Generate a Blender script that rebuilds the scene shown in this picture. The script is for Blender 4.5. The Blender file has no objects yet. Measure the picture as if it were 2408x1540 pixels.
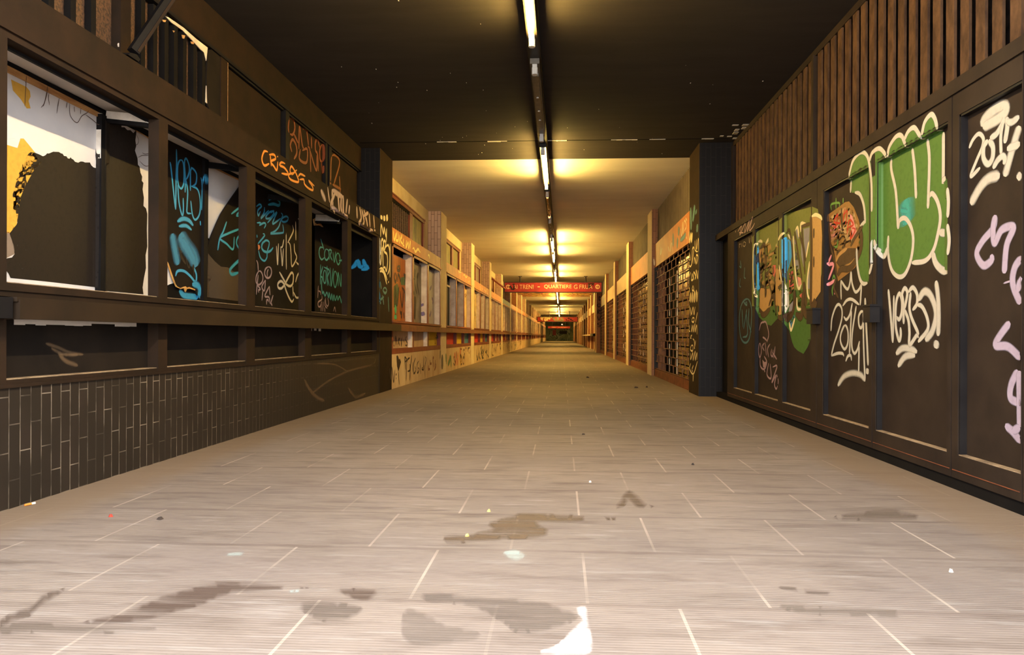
import bpy, bmesh, math, random
from mathutils import Vector
from mathutils.bvhtree import BVHTree
from mathutils import geometry as mgeo
random.seed(7)
S = bpy.context.scene
COL = S.collection
# ------------------------------------------------------------------ survey of the place (metres; X across, Y along the corridor, Z up)
F = 1640.; CX = 1230.; CY = 790.; H = .765
TH = math.atan(90/F); RL = .0035
_c, _s = math.cos(TH), math.sin(TH)
def ray(px, py):
    a = px-CX; b = py-CY
    u = a*math.cos(RL)+b*math.sin(RL); v = -a*math.sin(RL)+b*math.cos(RL)
    x = u/F; z = -v/F
    return Vector((_c*x-_s, _s*x+_c, z))
def onX(px, py, X):
    d = ray(px, py); t = X/d.x
    return Vector((X, d.y*t, H+d.z*t))
def onY(px, py, Y):
    d = ray(px, py); t = Y/d.y
    return Vector((d.x*t, Y, H+d.z*t))
def onZ(px, py, Z):
    d = ray(px, py); t = (Z-H)/d.z
    return Vector((d.x*t, d.y*t, Z))
def cr(ox, oy, s):
    return lambda pts: [(ox+x/s, oy+y/s) for x, y in pts]
XL, XLR, XLU = -2.41, -2.47, -2.66       # left: frame face, board plane, recessed upper part
XR, XRR, XRP = 1.975, 2.012, 1.76        # right: gate face, gate panel, pillar face
HC = 3.25                                # ceiling
YB = 9.8                                 # end of the black painted stretch
YE = 112.
Y0 = .65                                 # added street end, out of view: sky beyond it lights the near floor
XB = -2.81                               # back boards of the shop windows
# ------------------------------------------------------------------ materials
def lin(c):
    f = lambda v: v/12.92 if v <= .04045 else ((v+.055)/1.055)**2.4
    return tuple(f(v/255.) for v in c[:3])+(1.,)
MATS = {}
def _new(name):
    m = bpy.data.materials.new(name); m.use_nodes = True
    nt = m.node_tree; nt.nodes.clear()
    o = nt.nodes.new('ShaderNodeOutputMaterial')
    return m, nt, o
def N(nt, t, **kw):
    n = nt.nodes.new(t)
    for k, v in kw.items():
        if k.startswith('i_'):
            key = k[2:]
            key = int(key) if key.isdigit() else key.replace('_', ' ')
            n.inputs[key].default_value = v
        else: setattr(n, k, v)
    return n
def mat(name, c, c2=None, scale=6., rough=.7, stretch=(1, 1, 1), lo=.35, hi=.65, bump=0., detail=6., spec=.3, metal=0.):
    """mottled painted or dirty surface: two colours mixed by noise"""
    if name in MATS: return MATS[name]
    m, nt, o = _new(name)
    b = N(nt, 'ShaderNodeBsdfPrincipled', i_Roughness=rough, i_Metallic=metal)
    b.inputs['Specular IOR Level'].default_value = spec
    nt.links.new(b.outputs[0], o.inputs[0])
    g = N(nt, 'ShaderNodeNewGeometry')
    mp = N(nt, 'ShaderNodeMapping'); mp.inputs['Scale'].default_value = stretch
    nt.links.new(g.outputs['Position'], mp.inputs[0])
    no = N(nt, 'ShaderNodeTexNoise', i_Scale=scale, i_Detail=detail, i_Roughness=.6)
    nt.links.new(mp.outputs[0], no.inputs['Vector'])
    r = N(nt, 'ShaderNodeMapRange'); r.inputs[1].default_value = lo; r.inputs[2].default_value = hi
    nt.links.new(no.outputs[0], r.inputs[0])
    mx = N(nt, 'ShaderNodeMixRGB'); mx.inputs[1].default_value = lin(c); mx.inputs[2].default_value = lin(c2 or c)
    nt.links.new(r.outputs[0], mx.inputs[0]); nt.links.new(mx.outputs[0], b.inputs['Base Color'])
    if bump:
        bp = N(nt, 'ShaderNodeBump', i_Strength=bump, i_Distance=.01)
        nt.links.new(no.outputs[0], bp.inputs['Height']); nt.links.new(bp.outputs[0], b.inputs['Normal'])
    MATS[name] = m
    return m
def emit(name, c, k):
    m, nt, o = _new(name)
    e = N(nt, 'ShaderNodeEmission', i_Strength=k); e.inputs[0].default_value = tuple(c)+(1.,)
    nt.links.new(e.outputs[0], o.inputs[0]); MATS[name] = m
    return m
def spray(c, op=1., rough=.55, sc=38., st=(1, 1, 1), lo=None):
    """spray paint film; the point attribute cov thins the edges of each stroke"""
    name = ('spray' if lo is None else 'stain')+'_%d_%d_%d_%d' % (c[0], c[1], c[2], int(op*100))
    if name in MATS: return MATS[name]
    m, nt, o = _new(name)
    b = N(nt, 'ShaderNodeBsdfPrincipled', i_Roughness=rough); b.inputs['Base Color'].default_value = lin(c)
    b.inputs['Specular IOR Level'].default_value = .2
    t = N(nt, 'ShaderNodeBsdfTransparent'); mx = N(nt, 'ShaderNodeMixShader')
    a = N(nt, 'ShaderNodeAttribute', attribute_name='cov')
    g = N(nt, 'ShaderNodeNewGeometry'); no = N(nt, 'ShaderNodeTexNoise', i_Scale=sc, i_Detail=4.)
    mp = N(nt, 'ShaderNodeMapping'); mp.inputs['Scale'].default_value = st
    nt.links.new(g.outputs['Position'], mp.inputs[0]); nt.links.new(mp.outputs[0], no.inputs['Vector'])
    r = N(nt, 'ShaderNodeMapRange'); r.inputs[1].default_value = .3; r.inputs[2].default_value = .5; r.inputs[3].default_value = (.9 if lo is None else lo)*op; r.inputs[4].default_value = op
    nt.links.new(no.outputs[0], r.inputs[0])
    mu = N(nt, 'ShaderNodeMath', operation='MULTIPLY')
    nt.links.new(a.outputs['Fac'], mu.inputs[0]); nt.links.new(r.outputs[0], mu.inputs[1])
    nt.links.new(mu.outputs[0], mx.inputs[0]); nt.links.new(t.outputs[0], mx.inputs[1]); nt.links.new(b.outputs[0], mx.inputs[2])
    nt.links.new(mx.outputs[0], o.inputs[0]); MATS[name] = m
    return m
def tile_mat(name, c, c2, mortar, axis, w, h, rough=.5, off=.5, patch=0., mort=.004, vary=.5):
    """tiles set in the plane; axis gives which world axes run along the long and the short side"""
    m, nt, o = _new(name)
    b = N(nt, 'ShaderNodeBsdfPrincipled', i_Roughness=rough); b.inputs['Specular IOR Level'].default_value = .15
    nt.links.new(b.outputs[0], o.inputs[0])
    g = N(nt, 'ShaderNodeNewGeometry'); sp = N(nt, 'ShaderNodeSeparateXYZ'); cb = N(nt, 'ShaderNodeCombineXYZ')
    nt.links.new(g.outputs['Position'], sp.inputs[0])
    nt.links.new(sp.outputs[axis[0]], cb.inputs[0]); nt.links.new(sp.outputs[axis[1]], cb.inputs[1])
    br = N(nt, 'ShaderNodeTexBrick', offset=off, i_Scale=1., i_Mortar_Size=mort, i_Mortar_Smooth=.2, i_Brick_Width=w, i_Row_Height=h)
    br.inputs['Color1'].default_value = lin(c); br.inputs['Color2'].default_value = lin(c2); br.inputs['Mortar'].default_value = lin(mortar)
    br.inputs['Bias'].default_value = vary-.5
    nt.links.new(cb.outputs[0], br.inputs['Vector'])
    no = N(nt, 'ShaderNodeTexNoise', i_Scale=1.6, i_Detail=5.); nt.links.new(g.outputs['Position'], no.inputs['Vector'])
    if patch:   # mortar paint worn through only in places
        r = N(nt, 'ShaderNodeMapRange'); r.inputs[1].default_value = .42; r.inputs[2].default_value = .62
        # worn most where people brush past near the street end
        yr = N(nt, 'ShaderNodeMapRange'); yr.inputs[1].default_value = 6.2; yr.inputs[2].default_value = 4.2
        nt.links.new(sp.outputs['Y'], yr.inputs[0])
        no2 = N(nt, 'ShaderNodeTexNoise', i_Scale=5., i_Detail=4.); nt.links.new(g.outputs['Position'], no2.inputs['Vector'])
        nt.links.new(no2.outputs[0], r.inputs[0])
        mul = N(nt, 'ShaderNodeMath', operation='MULTIPLY'); nt.links.new(r.outputs[0], mul.inputs[0]); nt.links.new(yr.outputs[0], mul.inputs[1])
        ad = N(nt, 'ShaderNodeMath', operation='MULTIPLY_ADD'); ad.inputs[1].default_value = .8; ad.inputs[2].default_value = .1
        nt.links.new(mul.outputs[0], ad.inputs[0])
        mx = N(nt, 'ShaderNodeMixRGB'); nt.links.new(ad.outputs[0], mx.inputs[0]); mx.inputs[1].default_value = lin(c)
        nt.links.new(br.outputs['Color'], mx.inputs[2]); src = mx.outputs[0]
    else: src = br.outputs['Color']
    mx2 = N(nt, 'ShaderNodeMixRGB', blend_type='MULTIPLY', i_Fac=.5); nt.links.new(src, mx2.inputs[1]); nt.links.new(no.outputs['Color'], mx2.inputs[2])
    hs = N(nt, 'ShaderNodeHueSaturation', i_Saturation=1., i_Value=1.35)
    gr = N(nt, 'ShaderNodeRGBToBW'); nt.links.new(no.outputs['Color'], gr.inputs[0]); nt.links.new(gr.outputs[0], mx2.inputs[2])
    nt.links.new(mx2.outputs[0], hs.inputs['Color']); nt.links.new(hs.outputs[0], b.inputs['Base Color'])
    bp = N(nt, 'ShaderNodeBump', i_Strength=.5, i_Distance=.004, invert=True)
    nt.links.new(br.outputs['Fac'], bp.inputs['Height']); nt.links.new(bp.outputs[0], b.inputs['Normal'])
    MATS[name] = m
    return m
def floor_mat():
    m, nt, o = _new('paving')
    L = nt.links.new
    b = N(nt, 'ShaderNodeBsdfPrincipled', i_Roughness=.75); b.inputs['Specular IOR Level'].default_value = .15
    L(b.outputs[0], o.inputs[0])
    g = N(nt, 'ShaderNodeNewGeometry'); sp = N(nt, 'ShaderNodeSeparateXYZ'); L(g.outputs['Position'], sp.inputs[0])
    def noise(scale, st, det=6., off=0.):
        mp = N(nt, 'ShaderNodeMapping'); mp.inputs['Scale'].default_value = st; mp.inputs['Location'].default_value = (off, off*.7, 0)
        L(g.outputs['Position'], mp.inputs[0]); n = N(nt, 'ShaderNodeTexNoise', i_Scale=scale, i_Detail=det, i_Roughness=.62)
        L(mp.outputs[0], n.inputs['Vector']); return n.outputs[0]
    def rng(s, a, b_, c=0., d=1.):
        r = N(nt, 'ShaderNodeMapRange'); r.inputs[1].default_value = a; r.inputs[2].default_value = b_; r.inputs[3].default_value = c; r.inputs[4].default_value = d
        L(s, r.inputs[0]); return r.outputs[0]
    def mixc(f, a, bcol, mode='MIX'):
        x = N(nt, 'ShaderNodeMixRGB', blend_type=mode)
        if isinstance(f, float): x.inputs[0].default_value = f
        else: L(f, x.inputs[0])
        for i, v in ((1, a), (2, bcol)):
            if isinstance(v, tuple): x.inputs[i].default_value = v
            else: L(v, x.inputs[i])
        return x.outputs[0]
    base = mixc(rng(noise(1.1, (1, 1, 1), 4.), .35, .65), lin((124, 112, 102)), lin((112, 101, 94)))
    # scuffs run with the ribs, across the corridor
    base = mixc(rng(noise(2.2, (1, 5.5, 1), 7., 3.), .5, .7, 0., .75), base, lin((86, 74, 66)))
    base = mixc(rng(noise(3., (1, 9, 1), 7., 9.), .55, .72, 0., .6), base, lin((145, 138, 131)))
    base = mixc(rng(noise(9., (1, 14, 1), 5., 5.), .52, .75, 0., .55), base, lin((78, 69, 63)))
    # worn paler near the street end, greyer in single slabs
    cell = N(nt, 'ShaderNodeTexBrick', offset=.5, i_Scale=1., i_Mortar_Size=.0, i_Brick_Width=.5145, i_Row_Height=.4905)
    mp = N(nt, 'ShaderNodeMapping'); mp.inputs['Location'].default_value = (-.335, -.031, 0); L(g.outputs['Position'], mp.inputs[0]); L(mp.outputs[0], cell.inputs['Vector'])
    cell.inputs['Color1'].default_value = (0, 0, 0, 1); cell.inputs['Color2'].default_value = (1, 1, 1, 1)
    base = mixc(rng(cell.outputs['Color'], 0., 1., 0., .16), base, lin((90, 80, 73)))
    # joints: the long ones filled pale, the cross ones nearly closed
    jo = N(nt, 'ShaderNodeTexBrick', offset=.5, i_Scale=1., i_Mortar_Size=.005, i_Mortar_Smooth=.15, i_Brick_Width=.5145, i_Row_Height=.4905)
    L(mp.outputs[0], jo.inputs['Vector'])
    ym = N(nt, 'ShaderNodeMath', operation='ADD'); ym.inputs[1].default_value = -.031; L(sp.outputs['Y'], ym.inputs[0])
    fr = N(nt, 'ShaderNodeMath', operation='MODULO'); fr.inputs[1].default_value = .4905
    ad = N(nt, 'ShaderNodeMath', operation='ADD'); ad.inputs[1].default_value = 4.905; L(ym.outputs[0], ad.inputs[0]); L(ad.outputs[0], fr.inputs[0])
    c1 = N(nt, 'ShaderNodeMath', operation='GREATER_THAN'); c1.inputs[1].default_value = .012; L(fr.outputs[0], c1.inputs[0])
    c2 = N(nt, 'ShaderNodeMath', operation='LESS_THAN'); c2.inputs[1].default_value = .479; L(fr.outputs[0], c2.inputs[0])
    a1 = N(nt, 'ShaderNodeMath', operation='MULTIPLY'); L(c1.outputs[0], a1.inputs[0]); L(c2.outputs[0], a1.inputs[1])
    a2 = N(nt, 'ShaderNodeMath', operation='MULTIPLY'); L(a1.outputs[0], a2.inputs[0]); L(jo.outputs['Fac'], a2.inputs[1])
    wr = N(nt, 'ShaderNodeMath', operation='MULTIPLY'); L(a2.outputs[0], wr.inputs[0]); L(rng(noise(1.7, (1, 1, 1), 3., 2.), .42, .62, .12, .75), wr.inputs[1])
    base = mixc(wr.outputs[0], base, lin((160, 147, 133)))
    inv = N(nt, 'ShaderNodeMath', operation='SUBTRACT'); inv.inputs[0].default_value = 1.; L(a1.outputs[0], inv.inputs[1])
    iw = N(nt, 'ShaderNodeMath', operation='MULTIPLY'); iw.inputs[1].default_value = .28; L(inv.outputs[0], iw.inputs[0])
    base = mixc(iw.outputs[0], base, lin((78, 64, 56)))
    # dust along the foot of both walls
    ab = N(nt, 'ShaderNodeMath', operation='ADD'); ab.inputs[1].default_value = .22; L(sp.outputs['X'], ab.inputs[0])
    aa = N(nt, 'ShaderNodeMath', operation='ABSOLUTE'); L(ab.outputs[0], aa.inputs[0])
    nn = N(nt, 'ShaderNodeMath', operation='MULTIPLY_ADD'); nn.inputs[1].default_value = .35; L(noise(2.5, (1, 1, 1), 4., 1.), nn.inputs[0]); L(aa.outputs[0], nn.inputs[2])
    base = mixc(rng(nn.outputs[0], 1.95, 2.15, 0., .8), base, lin((114, 97, 80)))
    L(base, b.inputs['Base Color'])
    wv = N(nt, 'ShaderNodeTexWave', bands_direction='Y', i_Scale=22., i_Distortion=.25); L(g.outputs['Position'], wv.inputs['Vector'])
    bp = N(nt, 'ShaderNodeBump', i_Strength=.22, i_Distance=.003); L(wv.outputs['Fac'], bp.inputs['Height']); L(bp.outputs[0], b.inputs['Normal'])
    MATS['paving'] = m
    return m
# ------------------------------------------------------------------ mesh builder and objects
class MB:
    def __init__(s): s.v = []; s.f = []; s.cov = None
    def box(s, x0, x1, y0, y1, z0, z1):
        x0, x1 = min(x0, x1), max(x0, x1); y0, y1 = min(y0, y1), max(y0, y1); z0, z1 = min(z0, z1), max(z0, z1)
        n = len(s.v)
        s.v += [(x, y, z) for x in (x0, x1) for y in (y0, y1) for z in (z0, z1)]
        s.f += [tuple(n+i for i in q) for q in ((0, 1, 3, 2), (4, 6, 7, 5), (0, 4, 5, 1), (2, 3, 7, 6), (0, 2, 6, 4), (1, 5, 7, 3))]
        return s
    def prism(s, pts, d):
        """closed polygon (3D points in one plane) pushed back along d"""
        n = len(s.v); k = len(pts); d = Vector(d); pts = [Vector(p) for p in pts]
        s.v += [tuple(p) for p in pts]+[tuple(p+d) for p in pts]
        nx = mgeo.normal(pts)
        fr = tuple(range(n, n+k)); bk = tuple(range(n+2*k-1, n+k-1, -1))
        if nx.dot(d) > 0: fr = fr[::-1]; bk = bk[::-1]
        s.f += [fr, bk]+[(n+i, n+k+i, n+k+(i+1) % k, n+(i+1) % k) for i in range(k)]
        return s
    def slab(s, px, X, t):
        return s.prism([onX(a, b, X) for a, b in px], (math.copysign(t, X), 0, 0))
    def bar(s, a, b, w, h, up=(0, 0, 1)):
        a = Vector(a); b = Vector(b); d = (b-a).normalized(); u = Vector(up); sd = d.cross(u)
        if sd.length < 1e-4: sd = d.cross(Vector((1, 0, 0)))
        sd.normalize(); u = sd.cross(d)
        n = len(s.v)
        for p in (a, b):
            for i, j in ((-1, -1), (1, -1), (1, 1), (-1, 1)): s.v.append(tuple(p+sd*i*w/2+u*j*h/2))
        s.f += [(n, n+1, n+2, n+3), (n+7, n+6, n+5, n+4)]+[(n+i, n+4+i, n+4+(i+1) % 4, n+(i+1) % 4) for i in range(4)]
        return s
    def tube(s, a, b, r, k=8, r2=None):
        a = Vector(a); b = Vector(b); d = (b-a).normalized(); u = Vector((0, 0, 1)) if abs(d.z) < .9 else Vector((1, 0, 0))
        sd = d.cross(u).normalized(); u = sd.cross(d); n = len(s.v)
        for p, rr in ((a, r), (b, r if r2 is None else r2)):
            for i in range(k):
                t = 2*math.pi*i/k; s.v.append(tuple(p+sd*math.cos(t)*rr+u*math.sin(t)*rr))
        s.f += [tuple(n+i for i in range(k))[::-1], tuple(n+k+i for i in range(k))]+[(n+i, n+(i+1) % k, n+k+(i+1) % k, n+k+i) for i in range(k)]
        return s
    def path(s, pts, r, k=6):
        for a, b in zip(pts, pts[1:]): s.tube(a, b, r, k)
        return s
LOC = {}
def wloc(o):
    return LOC.get(o.name, Vector((0, 0, 0)))
def tag(o, label=None, cat=None, group=None, kind=None):
    if label: o['label'] = label
    if cat: o['category'] = cat
    if group: o['group'] = group
    if kind: o['kind'] = kind
    return o
ORDER = []
def obj(name, mb, m, parent=None, label=None, cat=None, group=None, kind=None, smooth=False):
    if parent is None:
        xs = [v[0] for v in mb.v]; ys = [v[1] for v in mb.v]; zs = [v[2] for v in mb.v]
        loc = Vector(((min(xs)+max(xs))/2, (min(ys)+max(ys))/2, min(zs)))
    else: loc = wloc(parent)
    me = bpy.data.meshes.new(name)
    me.from_pydata([tuple(Vector(v)-loc) for v in mb.v], [], mb.f)
    me.validate()
    if isinstance(m, str): m = MATS[m]
    me.materials.append(m)
    if mb.cov is not None:
        at = me.attributes.new('cov', 'FLOAT', 'POINT')
        at.data.foreach_set('value', mb.cov)
    if smooth:
        for p in me.polygons: p.use_smooth = True
    o = bpy.data.objects.new(name, me); COL.objects.link(o)
    if parent is None: o.location = loc
    else: o.parent = parent
    LOC[o.name] = loc
    ORDER.append(o)
    return tag(o, label, cat, group, kind)
def thing(name, loc, label, cat, group=None, kind=None):
    o = bpy.data.objects.new(name, None); COL.objects.link(o); o.location = loc; o.empty_display_size = .1
    LOC[o.name] = Vector(loc)
    return tag(o, label, cat, group, kind)
def struct(name, mb, m): return obj(name, mb, m, kind='structure')
# ------------------------------------------------------------------ spray paint laid on what has been built
TREE = [None]
def make_tree():
    vs = []; fs = []
    for o in ORDER:
        if 'cov' in o.data.attributes or o.get('nopaint'): continue
        l = wloc(o); b = len(vs)
        vs.extend([l+v.co for v in o.data.vertices]); fs.extend([tuple(b+i for i in p.vertices) for p in o.data.polygons])
    TREE[0] = BVHTree.FromPolygons(vs, fs)
EYE = Vector((0, 0, H))
def hit(px, py):
    d = ray(px, py).normalized()
    p, n, i, t = TREE[0].ray_cast(EYE, d)
    if p is None: return None
    if n.dot(d) > 0: n = -n
    return p, n
def smooth_line(pts, step=3.):
    if len(pts) == 2: pts = [pts[0], ((pts[0][0]+pts[1][0])/2, (pts[0][1]+pts[1][1])/2), pts[1]]
    closed = pts[0] == pts[-1] and len(pts) > 3
    P = [Vector(p) for p in pts]
    ext = [P[-2] if closed else P[0]*2-P[1]]+P+[P[1] if closed else P[-1]*2-P[-2]]
    out = []
    for i in range(1, len(ext)-2):
        a, b, c, d = ext[i-1:i+3]
        n = max(2, int((c-b).length/step))
        for k in range(n):
            t = k/n
            out.append(.5*((2*b)+(c-a)*t+(2*a-5*b+4*c-d)*t*t+(3*b-a-3*c+d)*t*t*t))
    out.append(P[-1])
    return out
class Paint(MB):
    def __init__(s): MB.__init__(s); s.cov = []; s.k = 0
    def ribbon(s, P, w, soft, eps):
        """P: list of (point, normal)"""
        if len(P) < 2: return
        n0 = len(s.v); hw = w/2; n = len(P)
        for i, (p, nn) in enumerate(P):
            a = P[max(0, i-1)][0]; b = P[min(n-1, i+1)][0]
            t = b-a
            if t.length < 1e-6: t = Vector((0, 0, 1))
            sd = nn.cross(t.normalized())
            if sd.length < 1e-4: sd = nn.orthogonal()
            sd.normalize()
            e = min(1., (min(i, n-1-i)+.6)/max(1.2, min(3., n*.3)))
            ww = hw*(e**.5)
            off = nn*(eps+.0003*i/n)
            for q, cv in ((-1-soft, 0.), (-1+soft*.6, 1.), (1-soft*.6, 1.), (1+soft, 0.)):
                s.v.append(tuple(p+sd*q*ww+off)); s.cov.append(cv)
        for i in range(n-1):
            for j in range(3):
                a = n0+i*4+j; s.f.append((a, a+1, a+5, a+4))
    def stroke(s, px, w, soft=.35):
        s.k += 1; eps = .0012+.00025*(s.k % 12)
        run = []
        for q in smooth_line(px):
            h = hit(q[0], q[1])
            if h and run and (h[0]-run[-1][0]).length > .09:
                s.ribbon(run, w, soft, eps); run = []
            if h: run.append(h)
        s.ribbon(run, w, soft, eps)
    def fill(s, px, step=7., rnd=True, curve=False, soft=False):
        s.k += 1; eps = .0010+.00012*(s.k % 12)
        if curve: px = [tuple(p) for p in smooth_line(list(px)+[px[0]], step)][:-1]
        B = []
        for i, p in enumerate(px):
            q = px[(i+1) % len(px)]; L = math.hypot(q[0]-p[0], q[1]-p[1]); k = max(1, int(L/step))
            B += [(p[0]+(q[0]-p[0])*t/k, p[1]+(q[1]-p[1])*t/k) for t in range(k)]
        xs = [p[0] for p in B]; ys = [p[1] for p in B]
        def inside(x, y):
            c = False
            for i in range(len(B)):
                (x1, y1), (x2, y2) = B[i], B[i-1]
                if (y1 > y) != (y2 > y) and x < (x2-x1)*(y-y1)/(y2-y1)+x1: c = not c
            return c
        G = []
        y = min(ys)+step*.6
        while y < max(ys):
            x = min(xs)+step*.6
            while x < max(xs):
                if inside(x, y) and min((x-b[0])**2+(y-b[1])**2 for b in B) > (step*.5)**2: G.append((x, y))
                x += step
            y += step
        nb = len(B)
        vs, ed, fc, _, _, _ = mgeo.delaunay_2d_cdt([Vector(p) for p in B+G], [(i, (i+1) % nb) for i in range(nb)], [], 1, 1e-4)
        n0 = len(s.v); ok = []
        for iv, v in enumerate(vs):
            h = hit(v[0], v[1])
            if h: ok.append(h[0]); s.v.append(tuple(h[0]+h[1]*eps))
            else: ok.append(None); s.v.append((0, 0, 0))
            s.cov.append(0. if soft and iv < nb else 1.)
        for t in fc:
            q = [ok[i] for i in t]
            if any(a is None for a in q): continue
            if max((q[i]-q[i-1]).length for i in range(len(q))) > .3: continue
            s.f.append(tuple(n0+i for i in t))
def paint(parent, c, strokes=(), fills=(), w=.02, soft=.35, label=None, name='graffiti', op=1., step=7., curve=False, m=None):
    P = Paint()
    for f in fills: P.fill(f, step, curve=curve, soft=m is not None)
    for st in strokes:
        if isinstance(st, tuple): P.stroke(st[0], st[1], st[2] if len(st) > 2 else soft)
        else: P.stroke(st, w, soft)
    if not P.f: return None
    return obj(name, P, m or spray(c, op), parent, label)
# ------------------------------------------------------------------ palette
mat('black_brown', (45, 33, 24), (36, 28, 21), 5., .7, bump=.15, spec=.04)
mat('black_cold', (27, 25, 25), (21, 19, 19), 5., .6, bump=.15, spec=.06)
mat('black_board', (36, 30, 25), (27, 23, 20), 3.5, .7, bump=.1, spec=.04)
mat('black_flat', (26, 23, 21), (20, 18, 17), 4., .8, spec=.04)
mat('black_ceiling', (58, 53, 51), (52, 48, 46), 3., .8, stretch=(.5, 2.4, 1), bump=.1, spec=.06)
mat('white_board', (214, 208, 204), (200, 196, 196), 3., .5)
mat('white_soffit', (206, 196, 184), (190, 180, 168), 4., .6)
mat('yellow_paint', (204, 156, 62), (176, 128, 52), 9., .6)
mat('grey_residue', (150, 140, 130), (80, 68, 56), 14., .8)
mat('raw_wood', (196, 150, 96), (160, 112, 66), 8., .8, stretch=(1, 1, 6))
mat('splinter', (206, 160, 92), (170, 120, 60), 30., .8)
mat('dust', (158, 134, 104), (112, 92, 70), 12., .9)
mat('white_paint', (224, 214, 200), (196, 184, 168), 9., .6)
mat('white_ceiling', (222, 214, 200), (212, 203, 188), 1.4, .8, stretch=(.6, 2., 1))
mat('cream_wall', (214, 196, 160), (196, 172, 132), 2.2, .75)
mat('cream_plinth', (204, 178, 138), (180, 148, 108), 3., .75, stretch=(1, 1, .4))
mat('red_frame', (126, 58, 34), (104, 46, 28), 6., .5)
mat('counter_brown', (122, 70, 42), (96, 56, 36), 5., .5)
mat('counter_dark', (45, 34, 24), (36, 28, 21), 5., .45, spec=.12)
mat('ochre_fascia', (190, 118, 58), (166, 98, 48), 4., .55)
mat('pale_reveal', (222, 204, 182), (196, 172, 148), 8., .6)
mat('gate_paint', (50, 40, 32), (39, 31, 26), 3.5, .6, bump=.12, spec=.06)
mat('gate_cold', (32, 29, 28), (25, 22, 22), 5., .45, spec=.12)
mat('slat_brown', (90, 66, 46), (60, 44, 33), 14., .7, stretch=(1, 1, .5), spec=.06)
mat('slat_back', (44, 36, 32), (19, 16, 15), 16., .8, spec=.1)
mat('slat_red', (103, 48, 37), (81, 37, 31), 6., .7)
mat('mesh_brown', (98, 70, 50), (46, 36, 28), 60., .6, detail=2.)
mat('steel_grey', (116, 108, 96), (88, 82, 74), 8., .4, metal=.3)
mat('rust', (120, 66, 36), (92, 50, 30), 9., .75)
mat('rust_rod', (128, 84, 52), (86, 56, 38), 20., .6)
mat('corrugated', (98, 84, 66), (80, 68, 54), 4., .6, spec=.15)
mat('glass_dirty', (176, 142, 70), (88, 66, 36), 5., .25, lo=.3, hi=.7)
mat('sign_red', (150, 34, 24), (122, 28, 20), 5., .45)
mat('sign_frame', (46, 30, 26), (34, 24, 22), 6., .5)
mat('sign_cream', (214, 180, 134), (196, 150, 108), 8., .6)
mat('iron_black', (36, 30, 26), (28, 24, 22), 8., .6)
mat('trunk_black', (33, 29, 26), (28, 25, 22), 6., .4, spec=0.12)
mat('lamp_white', (206, 200, 188), (180, 172, 160), 9., .4)
mat('end_mural', (150, 160, 130), (92, 106, 88), 1.6, .8, stretch=(1, 1, 1))
mat('butt_orange', (214, 132, 52), (190, 110, 40), 30., .8)
mat('butt_white', (224, 214, 200), (206, 196, 180), 30., .8)
mat('scrap_red', (190, 60, 36), (150, 40, 28), 30., .7)
mat('grit_dark', (60, 48, 40), (46, 38, 32), 30., .9)
mat('leaf_yellow', (222, 196, 110), (190, 160, 80), 30., .7)
mat('light_blue_scrap', (184, 196, 192), (170, 186, 182), 20., .8)
tile_mat('tile_black', (40, 34, 28), (46, 38, 32), (124, 112, 97), ('Z', 'Y'), .245, .0635, rough=.42, patch=1., mort=.0028)
tile_mat('tile_black_x', (24, 21, 19), (27, 23, 21), (40, 35, 31), ('Z', 'X'), .245, .0635, rough=.4, mort=.003)
tile_mat('tile_pink', (196, 164, 140), (182, 150, 126), (86, 56, 44), ('Z', 'X'), .245, .0635, rough=.55, mort=.0035)
tile_mat('tile_brown', (150, 104, 74), (138, 94, 66), (84, 58, 44), ('Z', 'X'), .245, .0635, rough=.55, mort=.0035)
emit('tube_fill', (1., .97, .95), 420.)  # for the added, unseen strip light that fills the near floor
emit('tube_on', (1., .66, .16), 345.)
emit('tube_ember', (1., .30, .07), 9.)
emit('lamp_orange', (1., .42, .18), 6.)
floor_mat()
# ------------------------------------------------------------------ shell
struct('floor', MB().box(-8., 8., -9., YE, -.12, 0), 'paving')
ceil_black = struct('ceiling', MB().box(-3.2, 2.7, Y0, YB, HC, HC+.15), 'black_ceiling')
struct('ceiling', MB().box(-3.2, 2.7, YB, YE, HC, HC+.15), 'white_ceiling')
struct('wall_left', MB().box(-3.2, -2.84, Y0, YE, 0, HC), 'black_flat')
struct('wall_right', MB().box(2.36, 2.7, Y0, YE, 0, HC), 'black_flat')
struct('wall_far', MB().box(-2.84, 2.36, YE-.1, YE, 0, HC), 'end_mural')
# the joint across the black ceiling with its paint broken away
j = MB()
j.box(-2.6, 2.1, 8.86, 8.875, HC-.004, HC)
obj('joint', j, 'black_flat', ceil_black)
j = MB()
rr = random.Random(3)
for x0, x1 in ((-.22, .06), (-1.6, -1.35), (.62, .95), (-.95, -.7), (1.1, 1.3), (1.75, 1.9)):
    x = x0
    while x < x1:
        w = rr.uniform(.02, .09); d = rr.uniform(.006, .03)
        j.box(x, min(x+w, x1), 8.86-d*.2, 8.86+d, HC-.005, HC); x += w
for i in range(46):
    x, y = rr.uniform(-2.5, 2.0), rr.uniform(4.8, 9.6); d = rr.uniform(.002, .009)
    j.box(x, x+d, y, y+d*2, HC-.003, HC)
for i in range(9):
    x, y = 2.05+rr.uniform(-.1, .1), 8.6+rr.uniform(-.35, .3); j.box(x, x+rr.uniform(.03, .1), y, y+rr.uniform(.02, .09), HC-.004, HC)
obj('bare_plaster', j, 'white_soffit', ceil_black, kind='stuff')
# plinth of black tiles, then of cream render
struct('wall_left', MB().box(-2.84, XL, Y0, YB-.02, 0, .53), 'tile_black')
plinth = struct('wall_left', MB().box(-2.84, XL, YB-.02, YE, 0, .50), 'cream_plinth')
PIT = 4.69
def lp(k): return 9.12+PIT*k
def rp(k): return 9.05+PIT*k
TH_P = .68
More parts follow.
